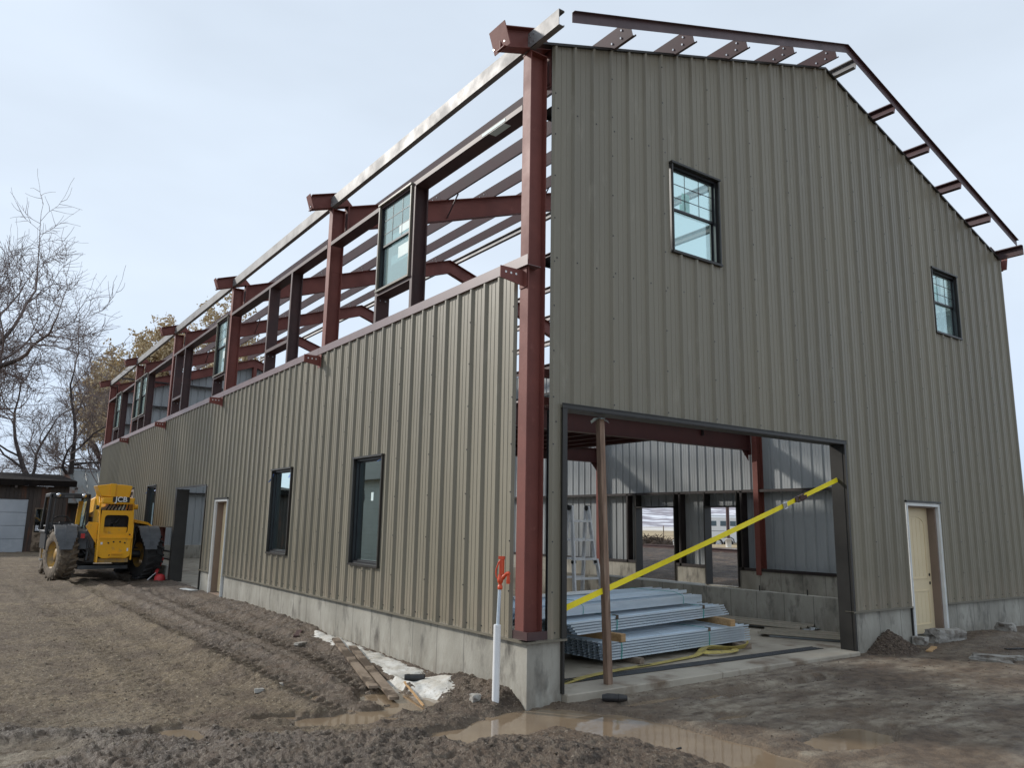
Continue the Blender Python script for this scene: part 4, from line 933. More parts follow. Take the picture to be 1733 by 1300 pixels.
# yellow lifting sling on the floor
def ribbon(q, pts, w, m=0, th=.02, tilt=None):
    pts = [Vector(p) for p in pts]; vs = []
    sm_ = []
    for i in range(len(pts)-1):
        p_, a, b, n_ = pts[max(i-1, 0)], pts[i], pts[i+1], pts[min(i+2, len(pts)-1)]
        for k in range(6):
            u = k/6; sm_.append(.5*((2*a)+(-p_+b)*u+(2*p_-5*a+4*b-n_)*u*u+(-p_+3*a-3*b+n_)*u**3))
    sm_.append(pts[-1]); n = len(sm_)
    for i, c in enumerate(sm_):
        d = (sm_[min(i+1, n-1)]-sm_[max(i-1, 0)]).normalized(); tl = tilt(i/n) if tilt else 0
        s_ = d.cross(Vector((0, 0, 1))).normalized(); s2 = s_*math.cos(tl)+Vector((0, 0, 1))*math.sin(tl); nn_ = s2.cross(d)
        for a in (-1, 1):
            for b in (-1, 1): vs.append(c+s2*w/2*a+nn_*th/2*b)
    fs = []
    for i in range(n-1):
        b = 4*i; fs += [(b, b+2, b+6, b+4), (b+1, b+5, b+7, b+3), (b, b+4, b+5, b+1), (b+2, b+3, b+7, b+6)]
    q.add(vs, fs, m)
t = thing('lifting_sling', 'dirty yellow webbing sling trailing over the slab and looped beside the drain grate', 'sling', (8, 2, -1.84))
q = MB(); z = -1.835
ribbon(q, [(1.9, .95, z), (3.0, 1.5, z), (4.6, 1.95, z+.02), (6.6, 2.35, z+.01), (8.4, 2.5, z+.01), (10.2, 2.75, z+.02), (11.8, 3.0, z+.04), (12.9, 3.5, z+.18), (13.8, 3.7, z+.22), (14.6, 3.3, z+.12), (14.2, 2.75, z+.10), (13.0, 2.7, z+.12), (12.4, 3.05, z+.14), (13.2, 3.45, z+.2), (14.6, 3.15, z+.12), (15.6, 3.2, z+.16), (16.0, 3.5, z+.2)], .30, tilt=lambda u: max(0, (u-.58))*2.6)
q.build('webbing', M['sling'], t)
def text_mesh(body, size, mat, parent, origin, ux, uy, name='lettering', ext=.004, bold=0.0, shear=0):
    c = bpy.data.curves.new('txt', 'FONT'); c.body = body; c.size = size*F; c.align_x = 'CENTER'; c.align_y = 'CENTER'; c.extrude = ext*F; c.offset = bold*F; c.shear = shear
    ob = bpy.data.objects.new('txt', c); S.collection.objects.link(ob); dg = bpy.context.evaluated_depsgraph_get(); me = bpy.data.meshes.new_from_object(ob.evaluated_get(dg))
    bpy.data.objects.remove(ob); me.materials.clear(); me.materials.append(mat)
    o = bpy.data.objects.new(name, me); S.collection.objects.link(o); o.parent = parent
    ux = Vector(ux).normalized(); uy = Vector(uy); uy = (uy-ux*uy.dot(ux)).normalized(); uz = ux.cross(uy)
    m_ = Matrix((ux, uy, uz)).transposed().to_4x4(); m_.translation = (Vector(origin)-ORG.get(parent.name, Vector((0, 0, 0))))*F; o.matrix_local = m_; return o
text_mesh('NOLSON', .20, M['decal_k'], t, (8.0, 2.46, z+.028), (1, .07, 0), (0, 1, 0))
text_mesh('NOLSON', .20, M['decal_k'], t, (3.1, 1.55, z+.03), (1, .4, 0), (-.4, 1, 0))
# folding aluminium ladder
t = thing('step_ladder', 'silver aluminium multi-position ladder standing open beyond the steel studs', 'ladder', (12.6, 12.6, -1.87))
def lad(nm, mat, fn): q = MB(); fn(q); return q.build(nm, mat, t)
def L3(a, h, y): return (12.9+a, 12.4+y, -1.87+h)
rl = lambda h: (.62+.055*(6.8-h), .9*(6.8-h)/6.8)
for s_ in (-1, 1):
    for fr, off in ((1, 0), (-1, 0)):
        a0, y0 = rl(6.85); a1, y1 = rl(3.6); a2, y2 = rl(0.05)
        lad('rail', M['alum'], lambda q: (q.bar(L3(s_*a0, 6.85, -fr*y0-fr*.1), L3(s_*a1, 3.6, -fr*y1-fr*.1), .10, .22, up=(0, 1, 0)), q.bar(L3(s_*(a1+.06), 3.9, -fr*y1-fr*.12), L3(s_*(a2+.20), .05, -fr*(y2+.3)), .11, .22, up=(0, 1, 0))))
    lad('hinge', M['mblack'], lambda q: q.tube([L3(s_*.56, 6.75, 0), L3(s_*.80, 6.75, 0)], .16, 10))
    lad('hinge', M['mblack'], lambda q: q.tube([L3(s_*(rl(3.7)[0]-.06), 3.75, -.56), L3(s_*(rl(3.7)[0]+.18), 3.75, -.56)], .10, 8))
for h in (6.0, 4.95, 3.9, 2.85, 1.8, .8):
    for fr in (1, -1):
        a, y = rl(h); a += .05 if h < 3.8 else 0
        lad('rung', M['alum'], lambda q: q.box(L3(-a, 0, 0)[0], L3(a, 0, 0)[0], 12.4-fr*y-fr*.1-.11, 12.4-fr*y-fr*.1+.11, -1.87+h-.06, -1.87+h+.06))
# yard hydrant
zb = hz(-.75, .68)
t = thing('yard_hydrant', 'orange red frost-proof yard hydrant on a steel pipe in a white plastic sleeve', 'hydrant', (-.75, .68, zb))
q = MB(); q.tube([(-.78, .68, zb-.3), (-.75, .70, .52)], .125, 14); q.tube([(-.75, .70, .52), (-.75, .70, .54)], .105, 14); q.build('plastic_sleeve', M['pvc'], t)
q = MB(); q.tube([(-.75, .68, .4), (-.735, .62, 1.74)], .058, 12); q.build('pipe', M['galv'], t)
def H3(a, z, o=0.0): return (-.735+a*.5+o*.86, .60-a*.86+o*.5, z)   # a: across the view, o: away
q = MB(); q.lathe(H3(0, 1.70), [(.075, 0), (.085, .02), (.085, .12), (.06, .14), (.06, .2), (.095, .24), (.10, .34), (.075, .42), (.07, .50)], n=14)
q.tube([H3(.02, 2.02), H3(.10, 2.10), H3(.2, 2.20), H3(.3, 2.22)], [.07, .075, .06, .055], 10); q.tube([H3(.30, 2.27), H3(.30, 2.02)], [.055, .06], 10); q.tube([H3(.30, 2.03), H3(.30, 1.90)], [.068, .064], 12)
q.tube([H3(.22, 2.22), H3(.34, 2.25)], .07, 8); q.build('hydrant_head', M['hydrant'], t)
q = MB(); q.obb(H3(.07, 2.50), (.5, -.86, .06), (.86, .5, 0), (0, 0, 1), .055, .05, .30); q.obb(H3(0.0, 2.42), (.5, -.86, 0), (.86, .5, 0), (0, 0, 1), .02, .06, .24)
q.obb(H3(.04, 2.76), (.5, -.86, 0), (.86, .5, 0), (0, 0, 1), .10, .06, .05); q.build('lift_lever', M['hydrant'], t)
q = MB(); q.tube([H3(.0, 2.68), H3(-.07, 2.60), H3(-.12, 2.46), H3(-.16, 2.38), H3(-.17, 2.24), H3(-.14, 2.10), H3(-.05, 2.02)], [.022, .028, .026, .026, .026, .024, .022], 8); q.build('handle', M['hydrant'], t)
q = MB(); q.tube([H3(.01, 2.1), H3(.01, 2.7)], .014, 6); q.build('rod', M['rusty'], t)

# ---- planks, pipes and rubbish in the mud
def lay(name, label, cat, pts, w, h, mat, group=None, lift=.03, seedy=0):
    p0, p1 = pts; z0 = max(hz(*p0), WATER)+lift; z1 = max(hz(*p1), WATER)+lift; q = MB(); N_ = 8; a = Vector((p0[0], p0[1], z0)); b = Vector((p1[0], p1[1], z1)); rr = random.Random(seedy)
    d = (b-a).normalized(); s_ = d.cross(Vector((0, 0, 1))).normalized(); u_ = s_.cross(d); vs = []
    for i in range(N_+1):
        c = a.lerp(b, i/N_)
        for k, (j, l) in enumerate(((-1, -1), (1, -1), (1, 1), (-1, 1))): vs.append(c+s_*(j*w/2+rr.uniform(-.012, .012))+u_*(l*h/2+rr.uniform(-.008, .008)))
    fs = [(3, 2, 1, 0), tuple(range(4*N_, 4*N_+4))]
    for i in range(N_):
        for k in range(4): fs.append((4*i+k, 4*i+(k+1) % 4, 4*i+4+(k+1) % 4, 4*i+4+k))
    q.add(vs, fs); return q.build(name, mat, label=label, cat=cat, group=group)
lay('plank', 'muddy plank lying at the edge of the snow, farther of two by the foundation', 'plank', ((-.55, 14.6), (-3.15, 5.0)), .34, .10, M['woodgrey'], 'planks in the mud', .13, 1)
lay('plank', 'muddy plank with its near tip sunk in the puddle, beside the black pipe end', 'plank', ((-.75, 12.2), (-3.15, 3.35)), .34, .10, M['woodgrey'], 'planks in the mud', .13, 2)
lay('stick', 'thin pale stick lying across the brown puddle edge', 'stick', ((-1.85, 5.1), (-2.65, 2.2)), .06, .05, M['woodx'], None, .05, 3)
lay('plank', 'short dark board lying alone on the mud below the side wall', 'board', ((-1.5, 17.3), (-.95, 18.3)), .28, .08, M['rusty'], None, .05, 4)
lay('plank', 'flat pale wood scrap beside the dirt pile', 'board', ((23.2, -1.7), (24.5, -1.35)), .25, .06, M['woodx'], None, .04, 5)
lay('plank', 'thin pale board lying in the mud near the red cone', 'board', ((-.9, 43.6), (-.6, 41.2)), .5, .06, M['white'], None, .05, 6)
q = MB(); z = hz(-1.6, 5.2)+.13; q.tube([(-1.65, 5.45, z), (-1.05, 5.0, z+.02)], .13, 14, cap=False); q.tube([(-1.05, 5.0, z+.02), (-1.65, 5.45, z)], .115, 14, cap=False); q.tube([(-1.6, 5.41, z), (-1.5, 5.34, z)], .145, 14, cap=False); q.build('pipe_end', M['barrow'], label='short black plastic pipe end lying on the muddy snow', cat='pipe')
z = hz(3.0, -.95)+.13; q = MB(); q.tube([(2.72, -.72, z), (2.85, -.84, z), (3.15, -1.08, z)], [.10, .15, .14], 8); q.tube([(3.15, -1.08, z), (3.4, -1.25, z)], [.15, .10], 8); q.build('black_fitting', M['barrow'], label='muddy black plastic fitting lying below the concrete sill', cat='pipe fitting')
# curved black hose bit sticking from the puddle
q = MB(); q.tube([(.35, -6.35, WATER-.02), (.42, -6.2, WATER+.06), (.58, -6.1, WATER+.13), (.72, -6.12, WATER+.14)], .03, 7); q.build('hose_piece', M['rubber'], label='small curved black hose piece poking out of the puddle', cat='hose')
# stones and broken concrete
def rock(label, x, y, sx, sy, sz, mat='stone', name='concrete_chunk', cat='rock', seed=1, group=None):
    bm = bmesh.new(); bmesh.ops.create_cube(bm, size=1); bmesh.ops.subdivide_edges(bm, edges=bm.edges[:], cuts=4, use_grid_fill=True); rr = random.Random(seed); from mathutils import noise as mn
    for v in bm.verts:
        p = v.co.copy(); d = mn.noise_vector(p*2.3+Vector((seed, 0, 0)))*.16+mn.noise_vector(p*6+Vector((seed, 5, 0)))*.05; p = p*.82+p.normalized()*.10+d
        v.co = Vector((p.x*sx, p.y*sy, p.z*sz))*F
    me = bpy.data.meshes.new(name); bm.to_mesh(me); bm.free(); me.materials.append(M[mat]); o = bpy.data.objects.new(name, me); S.collection.objects.link(o)
    o.location = Vector((x, y, hz(x, y)+sz*.25))*F; o.rotation_euler = (0, 0, rr.random()*3)
    return tag(o, label, cat, group)
o = rock('long grey concrete chunk used as a step below the cream front door', 26.9, -.85, 2.3, .8, .8, seed=3); o.rotation_euler = (0, .05, R(-12))
rock('pale flat rock pair lying in the open muddy yard, larger one', 23.4, -4.5, 1.7, .7, .35, seed=5)
rock('small pale rock touching the flat rock in the muddy yard', 24.4, -5.0, .8, .5, .25, seed=6)
rock('pale angular rock near the picture edge in the muddy yard', 26.4, -6.6, 1.5, .9, .45, seed=8)
rock('white lump of rock on the dirt beside the foundation past the door', 33.0, -1.2, .9, .6, .6, seed=9)
rock('grey stone resting on the rim of the dirt pile by the door', 25.0, -.4, .7, .5, .5, seed=10)
rock('small pale stone on the spoil at the hydrant foot', -1.25, 1.2, .35, .3, .25, seed=12)
rock('pale flat stone alone on the mud under the side windows', -2.0, 15.4, .55, .35, .14, seed=14)
rock('pale stone on the tan gravel drive, larger', -6.9, 6.2, .3, .2, .14, seed=15); rock('little pale stone beside the gravel drive edge', -5.9, 6.9, .22, .2, .12, seed=16)
lay('rubber_scrap', 'black rubber scrap lying flat in the yard beyond the rocks', 'scrap', ((27.2, -3.5), (28.2, -3.9)), .18, .06, M['barrow'], None, .03, 9)
lay('rubber_scrap', 'bent black scrap sticking out of the yard beside the flat one', 'scrap', ((29.4, -4.1), (29.9, -3.7)), .3, .12, M['barrow'], None, .12, 10)
# red cone and red paddle by the machine
z = hz(-.6, 52.5); t = thing('red_bucket', 'upturned round red plastic bucket on the ground beside the wide side opening', 'bucket', (-.7, 53.0, z)); q = MB(); q.lathe((-.7, 53.0, z-.15), [(.46, 0), (.47, .25), (.44, .45), (.34, .62), (.18, .70), (.001, .72)], n=18); q.build('shell', M['redplastic'], t)
t = thing('red_shovel', 'red handled tool leaning on the foundation beside the telehandler wheel', 'tool', (-.75, 54.2, z)); q = MB(); q.bar((-.85, 54.1, z+.5), (-.30, 54.5, z+1.9), .26, .08, up=(0, 1, 0)); q.build('handle', M['redplastic'], t)
q = MB(); q.tube([(-1.6, 53.6, z), (-.85, 54.1, z+.6)], .045, 6); q.build('shaft', M['alum'], t)
# loose stones everywhere (nobody could count them)
rs = np.random.RandomState(11); px_ = []; 
n1_ = 4500; xs = np.concatenate([-13.5+11*rs.rand(n1_), -1.6+1.7*rs.rand(900), .8+38*rs.rand(2600), 20.6+3.4*rs.rand(700)]); ys = np.concatenate([1+34*rs.rand(n1_)**1.4, .1+5*rs.rand(900), -8.5+8.4*rs.rand(2600), -1.4+1.35*rs.rand(700)])
zz_, _ = terrain(xs, ys); q = MB(); rr = random.Random(5)
for x, y, z in zip(xs, ys, zz_):
    if z < WATER+.01 or (x > -.02 and y > -.02): continue
    r = .012+.028*rr.random()**3; q.clod((x, y, z+r*.2), r*(.8 if x > -1.7 and x < .2 else 1), rr.choice((0, 0, 1)), seed=rr.random())
q.build('loose_stones', [pm('tan_pebbles', (.30, .255, .18), (.17, .135, .095), 9, .8, c3=(.10, .078, .055), s3=5, lo3=.45, hi3=.6), M['dirt']], kind='stuff')
# mud clods in the churned belt
q = MB(); xs = -14.5+18*rs.rand(3600); ys = -8+15*rs.rand(3600); zz_, zi = terrain(xs, ys)
for x, y, z, c in zip(xs, ys, zz_, zi['chunk']):
    if z < WATER+.02 or c < .5: continue
    r = .015+.06*rr.random()**4; q.clod((x, y, z-r*.1), r, 0, seed=rr.random())
mc = pm('mud_clods', (.105, .077, .052), (.055, .040, .028), 6, .7, .4, spec=.45, c3=(.20, .165, .13), s3=22, lo3=.55, hi3=.7, bump=.5, bscale=60)
q.build('mud_clods', mc, kind='stuff')
# clods on the dirt pile
q = MB(); xs = 20.4+3.8*rs.rand(1500); ys = -1.5+1.45*rs.rand(1500); zz_, zi = terrain(xs, ys)
for x, y, z in zip(xs, ys, zz_):
    if math.hypot((x-22.3)/1.8, (y+.25)/1.25) > 1: continue
    r = .025+.07*rr.random()**3; q.clod((x, y, z-r*.1), r, 0, seed=rr.random())
q.build('dirt_clods', M['dirt'], kind='stuff')
# old snow
def snow(label, cx, cy, pts_fn, nx, ny, x0, x1, y0, y1, th=.10):
    gx = np.linspace(x0, x1, nx); gy = np.linspace(y0, y1, ny); XX, YY = np.meshgrid(gx, gy, indexing='ij'); zt = np.maximum(terrain(XX, YY)[0], WATER)
    for _ in range(14): zt[1:-1, 1:-1] = (zt[1:-1, 1:-1]*2+zt[:-2, 1:-1]+zt[2:, 1:-1]+zt[1:-1, :-2]+zt[1:-1, 2:])/6
    f = pts_fn(XX, YY)+.6*fbm(XX, YY, .9, 6)
    hgt = zt-.015+np.clip(f, -.3, .32)*th*2.2+.012*fbm(XX, YY, 3, 4)
    idx_ = np.arange(nx*ny).reshape(nx, ny); ok = f > -.22
    fs = [(int(idx_[i, j]), int(idx_[i+1, j]), int(idx_[i+1, j+1]), int(idx_[i, j+1])) for i in range(nx-1) for j in range(ny-1) if ok[i, j] or ok[i+1, j] or ok[i, j+1] or ok[i+1, j+1]]
    q = MB(); q.add(np.stack([XX, YY, hgt], -1).reshape(-1, 3).tolist(), fs, 0, True); return q.build('snow_patch', M['snow'], base=(cx, cy, -2.1), label=label, cat='snow patch', group='old snow along the foundation')
snow('long narrow strip of dirty old snow running along the side foundation', -.7, 12, lambda x, y: .78-np.abs((x+.30+.05*(18-y))/(.34+.055*(18-y)*.6))*.8-1.2*sm(y, 17.0, 18.5)-1.2*(1-sm(y, 5.6, 6.6)), 60, 260, -2.6, -.01, 6, 18.6)
snow('broad patch of dirty old snow beside the brown puddle', -1.3, 5, lambda x, y: 1.05-1.05*np.hypot((x+1.25)/.90, (y-4.6)/1.75), 90, 120, -2.8, .0, 2.4, 8)

# ------------------------------------------------------------------ telehandler parked by the side wall, seen from behind
TZ = hz(-8, 55.5)-.05
TO = Vector((-4.85, 55.6, TZ))
tel = thing('telehandler', 'yellow and black telehandler parked facing away beside the long wall', 'telehandler', tuple(TO))
def T3(x, y, z): return (TO.x+x, TO.y+y, TO.z+z)
def tp(nm, mat, fn, parent=tel, bevel=0, kind=None):
    q = MB(); fn(q); return q.build(nm, mat, parent, bevel=bevel, kind=kind)
def tbox(q, x0, x1, y0, y1, z0, z1, m=0): q.box(TO.x+x0, TO.x+x1, TO.y+y0, TO.y+y1, TO.z+z0, TO.z+z1, m)
tp('chassis', M['mblack'], lambda q: (tbox(q, -1.7, 1.7, -1.4, 14.5, 1.5, 2.7), tbox(q, -1.2, 1.2, 14.5, 16, 1.4, 3.0)), bevel=.05)
tp('axle', M['mblack'], lambda q: (q.tube([T3(-2.8, 0, 2.15), T3(2.8, 0, 2.15)], .33, 10), q.lathe(T3(0, -.5, 2.15), [(.2, -.3), (.5, -.1), (.6, .3), (.4, .8)], (0, 1, 0), 12)))
tp('axle', M['mblack'], lambda q: q.tube([T3(-2.8, 10.2, 2.15), T3(2.8, 10.2, 2.15)], .33, 10))
def wheel(x, y, steer, side, dirty=True):
    rx = Matrix.Rotation(steer, 3, 'Z'); ax = rx @ Vector((side, 0, 0)); c = Vector(T3(x, y, 2.12)); Rr = 2.15; w = .72
    o = tp('wheel', M['tyre'] if dirty else M['tyre_dark'], lambda q: q.lathe(c, [(1.12, -w*.92), (1.25, -w), (1.85, -w*1.0), (2.02, -w*.86), (2.06, -w*.4), (2.06, w*.4), (2.02, w*.86), (1.85, w), (1.25, w), (1.12, w*.92)], ax, 36))
    q = MB(); u = ax.cross(Vector((0, 0, 1))).normalized(); wv = ax.cross(u); 
    for k in range(22):
        for sd_ in (-1, 1):
            an0 = 2*PI*(k+(.5 if sd_ > 0 else 0))/22; an1 = an0+.16
            def pt(an, r, h): return c+ax*h+(u*math.cos(an)+wv*math.sin(an))*r
            p = []
            for r in (2.0, 2.17):
                p += [pt(an0-.045, r, sd_*w*.06), pt(an0+.045, r, sd_*w*.06), pt(an1+.045, r, sd_*w*1.0), pt(an1-.045, r, sd_*w*1.0)]
            e1 = Vector(p[1])-Vector(p[0]); e2 = Vector(p[3])-Vector(p[0]); e3 = Vector(p[4])-Vector(p[0])
            if e1.cross(e2).dot(e3) < 0: p = [p[1], p[0], p[3], p[2], p[5], p[4], p[7], p[6]]
            q.hexa(p)
    q.build('tread', M['tyre'] if dirty else M['tyre_dark'], o)
    tp('rim', M['rim'], lambda q: (q.lathe(c, [(1.24, w*.93), (1.15, w*.90), (1.02, w*.35), (.55, w*.25), (.5, w*.55), (.001, w*.55)], ax, 28), q.lathe(c, [(1.24, -w*.93), (1.15, -w*.90), (1.02, -w*.5), (.001, -w*.5)], ax, 28)), o)
    q = MB()
    for k in range(8):
        an = 2*PI*k/8; q.tube([c+ax*(w*.24)+(u*math.cos(an)+wv*math.sin(an))*.78, c+ax*(w*.36)+(u*math.cos(an)+wv*math.sin(an))*.78], .06, 6)
    q.build('wheel_nut', M['mblack'], o, kind='stuff')
wheel(-3.4, .35, R(13), -1); wheel(3.3, .05, R(13), 1, False); wheel(-3.25, 10.2, 0, -1); wheel(3.25, 10.2, 0, 1, False)
def fender(x, y, sd_, mat='fender'):
    c = Vector(T3(x, y, 2.15)); hw = .80
    def arc(q):
        prof = []
        for i in range(13): an = R(72+i*8.1); prof.append((an, 2.42+(.10 if i in (0, 12) else 0)))
        for i_, ((a0, r0), (a1_, r1_)) in enumerate(zip(prof[:-1], prof[1:])):
            hk = hw*(1-.13*max(0, i_-8))
            for x0, x1, dr in ((-hk, -.06, 0), (-.06, .06, .05), (.06, hk, 0)):
                p = []
                for r_off in (0, .07):
                    for an, rr_, xx in ((a0, r0, x0), (a0, r0, x1), (a1_, r1_, x1), (a1_, r1_, x0)):
                        r = rr_+dr+r_off; p.append(c+Vector((xx, math.cos(an)*r, math.sin(an)*r)))
                q.hexa([p[3], p[2], p[1], p[0], p[7], p[6], p[5], p[4]])
        # rolled side lips
        for sx in (-hw, hw):
            pts = [c+Vector((sx, math.cos(a)*(2.42), math.sin(a)*(2.42))) for a, r in prof[:9]]; q.tube(pts, .07, 6)
    tp('fender', M[mat], arc)
    tp('fender_bracket', M['mblack'], lambda q: q.bar(c+Vector((-sd_*hw, -.2, 2.3)), c+Vector((-sd_*1.5, .1, .3)), .12, .25))
fender(-3.3, .35, -1); fender(3.25, .05, 1); 
tp('tail_lamp', M['redplastic'], lambda q: tbox(q, -2.2, -1.9, -1.35, -1.25, 3.55, 3.95))
tp('safety_decal', M['decal_w'], lambda q: (tbox(q, -.78, -.62, -2.33, -2.306, 3.05, 3.25), tbox(q, 1.3, 1.42, -2.33, -2.306, 2.5, 2.75)), kind='stuff')
tp('side_decal', M['decal_k'], lambda q: [tbox(q, -1.03, -1.021, -1.2-.25*i, -1.05-.25*i, 5.4-.75*i, 5.75-.75*i) for i in range(4)], kind='stuff')
tp('coolant_hose', M['rubber'], lambda q: (q.tube([T3(-1.2, -1.6, 2.2), T3(-1.5, -1.7, 2.9), T3(-1.7, -1.2, 3.7)], .07, 6), q.tube([T3(1.9, -1.4, 2.4), T3(2.1, -1.3, 3.6), T3(1.9, -.9, 4.6)], .08, 6), q.tube([T3(-1.4, -1.5, 1.9), T3(-2.0, -1.0, 2.6), T3(-2.3, -.2, 2.9)], .06, 6)), kind='stuff')
# rear tower: side plates, window plate, lower plate
def plate2(q, pts, y0, y1):   # outline in (x, z) pushed from y0 to y1
    n = len(pts); vs = [T3(x, y0, z) for x, z in pts]+[T3(x, y1, z) for x, z in pts]
    q.add(vs, [tuple(range(n)), tuple(range(n, 2*n))[::-1]]+[(i, n+i, n+(i+1) % n, (i+1) % n) for i in range(n)])
YB = -2.0
def sideplate(x0, x1, pts):
    def f(q):
        n = len(pts); vs = [T3(x0, y, z) for y, z in pts]+[T3(x1, y, z) for y, z in pts]
        q.add(vs, [tuple(range(n)), tuple(range(n, 2*n))[::-1]]+[(i, n+i, n+(i+1) % n, (i+1) % n) for i in range(n)])
    return f
tp('side_plate', M['yellow'], sideplate(-1.02, -.90, [(-2.5, 1.55), (.5, 1.55), (1.6, 3.0), (2.2, 6.0), (1.5, 7.4), (-.2, 7.3), (-1.1, 6.6), (-2.05, 4.6)]), bevel=.02)
tp('side_plate', M['yellow'], sideplate(1.62, 1.74, [(-2.3, 1.75), (.5, 1.75), (1.6, 3.0), (2.2, 6.0), (1.5, 7.2), (-.2, 7.1), (-1.1, 6.5), (-2.05, 4.6)]), bevel=.02)
tp('side_gusset', M['yellow'], lambda q: plate2(q, [(-1.03, 3.1), (-1.03, 4.9), (-1.75, 4.95), (-1.95, 4.55)], -1.6, -1.45))
def win_plate(q):
    # plate with a round-cornered opening
    X0, X1, Z0, Z1 = -.9, 1.62, 3.62, 5.95; a0, a1_, b0, b1, r = -.62, 1.28, 3.95, 5.55, .28; inn = []; out = []
    for cx, cz, s0 in ((a1_-r, b1-r, 0), (a0+r, b1-r, 90), (a0+r, b0+r, 180), (a1_-r, b0+r, 270)):
        for k in range(5):
            an = R(s0+k*22.5); inn.append((cx+r*math.cos(an), cz+r*math.sin(an)))
    for (x, z) in inn:
        dx = x-(a0+a1_)/2; dz = z-(b0+b1)/2; s = min(((X1-X0)/2)/abs(dx) if abs(dx) > 1e-4 else 9, ((Z1-Z0)/2)/abs(dz) if abs(dz) > 1e-4 else 9); out.append(((X0+X1)/2+dx*s if abs(dx*s) < (X1-X0)/2+1e-3 else x, (Z0+Z1)/2+dz*s))
    n = len(inn); vs = []
    for y in (-2.06, -1.94):
        vs += [T3(x, y-(z-5.95)*-.0, z) for x, z in inn]+[T3(x, y, z) for x, z in out]
    fs = []
    for i in range(n):
        j = (i+1) % n; fs += [(i, n+i, n+j, j)[::-1], (2*n+i, 2*n+j, 3*n+j, 3*n+i)[::-1], (i, j, 2*n+j, 2*n+i)[::-1]]
    q.add(vs, fs)
    # corners of the plate
    for sx, sz in ((X0, Z0), (X1, Z0), (X0, Z1), (X1, Z1)): pass
tp('window_plate', M['yellow'], win_plate)
def corner_fill(q):
    for x0, x1, z0, z1 in ((-.9, -.60, 5.55, 5.95), (1.26, 1.62, 5.55, 5.95), (-.9, -.6, 3.62, 3.95), (1.26, 1.62, 3.62, 3.95)): tbox(q, x0, x1, -2.05, -1.95, z0, z1)
    tbox(q, -.9, 1.62, -2.052, -1.948, 5.62, 5.95); tbox(q, -.9, 1.62, -2.052, -1.948, 3.62, 3.93)
tp('window_surround', M['yellow'], corner_fill)
tp('engine_parts', M['mblack'], lambda q: (tbox(q, -.9, 1.6, -.4, .2, 2.0, 6.0), tbox(q, -.5, .0, -1.2, -.6, 4.2, 5.2), q.tube([T3(.2, -1.2, 4.1), T3(.3, -1.4, 4.8), T3(.8, -1.0, 5.4)], .10, 8), q.tube([T3(-.3, -1.5, 4.4), T3(-.1, -1.7, 4.85), T3(.25, -1.6, 4.95), T3(.3, -1.3, 4.6)], .06, 8)))
tp('hose', M['rubber'], lambda q: [q.tube([T3(-.5+i*.28, -1.2, 5.9), T3(-.45+i*.27, -1.75, 6.15), T3(-.3+i*.25, -1.8, 6.45), T3(-.2+i*.22, -1.1, 6.9)], .06, 6) for i in range(7)], kind='stuff')
tp('inner_tank', M['yellow'], lambda q: tbox(q, -.6, 1.25, -1.75, -1.65, 3.9, 4.52))
tp('lower_plate', M['yellow'], lambda q: plate2(q, [(-.93, 2.10), (-.55, 1.88), (1.3, 1.88), (1.60, 2.08), (1.60, 3.58), (-.93, 3.58)], -2.30, -2.05), bevel=.03)
tp('step_ledge', M['yellow'], lambda q: tbox(q, -.93, 1.65, -2.36, -1.95, 3.54, 3.64))
tp('tow_plate', M['yellow'], lambda q: (plate2(q, [(-.05, 1.98), (1.0, 1.98), (.92, 2.30), (.05, 2.30)], -2.40, -2.30), tbox(q, .1, .9, -2.52, -2.40, 2.24, 2.31)))
tp('bottom_lip', M['rim'], lambda q: tbox(q, -.9, 1.5, -2.2, -2.0, 1.55, 1.87))
tp('plate_bolt', M['decal_k'], lambda q: [q.tube([T3(x, -2.305, z), T3(x, -2.345, z)], .07, 8) for x, z in ((-.18, 3.18), (.22, 3.28), (.72, 3.28), (1.1, 3.2), (0.0, 2.15), (.92, 2.15), (1.42, 3.9))], kind='stuff')
# boom head and tail
tp('boom', M['yellow'], lambda q: (q.prism([(-.62, -.75), (.62, -.75), (.62, .55), (.45, .75), (-.45, .75), (-.62, .55)], T3(.35, -1.0, 7.15), T3(.35, 16.5, 6.1), Vector((1, 0, 0)), Vector((0, 0, 1)))), bevel=.03)
tp('boom_tail', M['yellow'], lambda q: (plate2(q, [(-.95, 6.55), (1.55, 6.55), (1.60, 7.05), (-.90, 7.05)], -2.15, -.4)), bevel=.05)
tp('boom_cover', M['yellow'], lambda q: (plate2(q, [(-1.05, 7.15), (-.10, 7.05), (1.18, 7.05), (1.35, 8.10), (.8, 8.18), (-.4, 8.22), (-1.45, 8.05)], -1.9, .5)), bevel=.05)
tp('cover_ridge', M['yellow'], lambda q: plate2(q, [(-.35, 7.1), (.0, 7.1), (.05, 8.25), (-.45, 8.25)], -2.02, -1.9), bevel=.02)
tp('tail_hood', M['yellow'], lambda q: q.hexa([T3(-.9, -2.0, 5.95), T3(1.6, -2.0, 5.95), T3(1.6, -.6, 6.3), T3(-.9, -.6, 6.3), T3(-.92, -2.35, 6.62), T3(1.6, -2.35, 6.62), T3(1.6, -.6, 6.7), T3(-.92, -.6, 6.7)]) if False else tbox(q, -.9, 1.6, -2.1, -1.0, 6.5, 6.62))
tp('hinge_pin', M['yellow'], lambda q: q.tube([T3(1.74, -1.1, 6.3), T3(2.05, -1.1, 6.3)], .22, 12))
tp('hinge_pin', M['mblack'], lambda q: q.tube([T3(-1.02, -1.1, 6.2), T3(-1.25, -1.1, 6.2)], .18, 12))
lg = tp('maker_plate', M['decal_k'], lambda q: plate2(q, [(-.17, 6.66), (1.17, 6.66), (1.17, 7.12), (-.17, 7.12)], -2.20, -2.155))
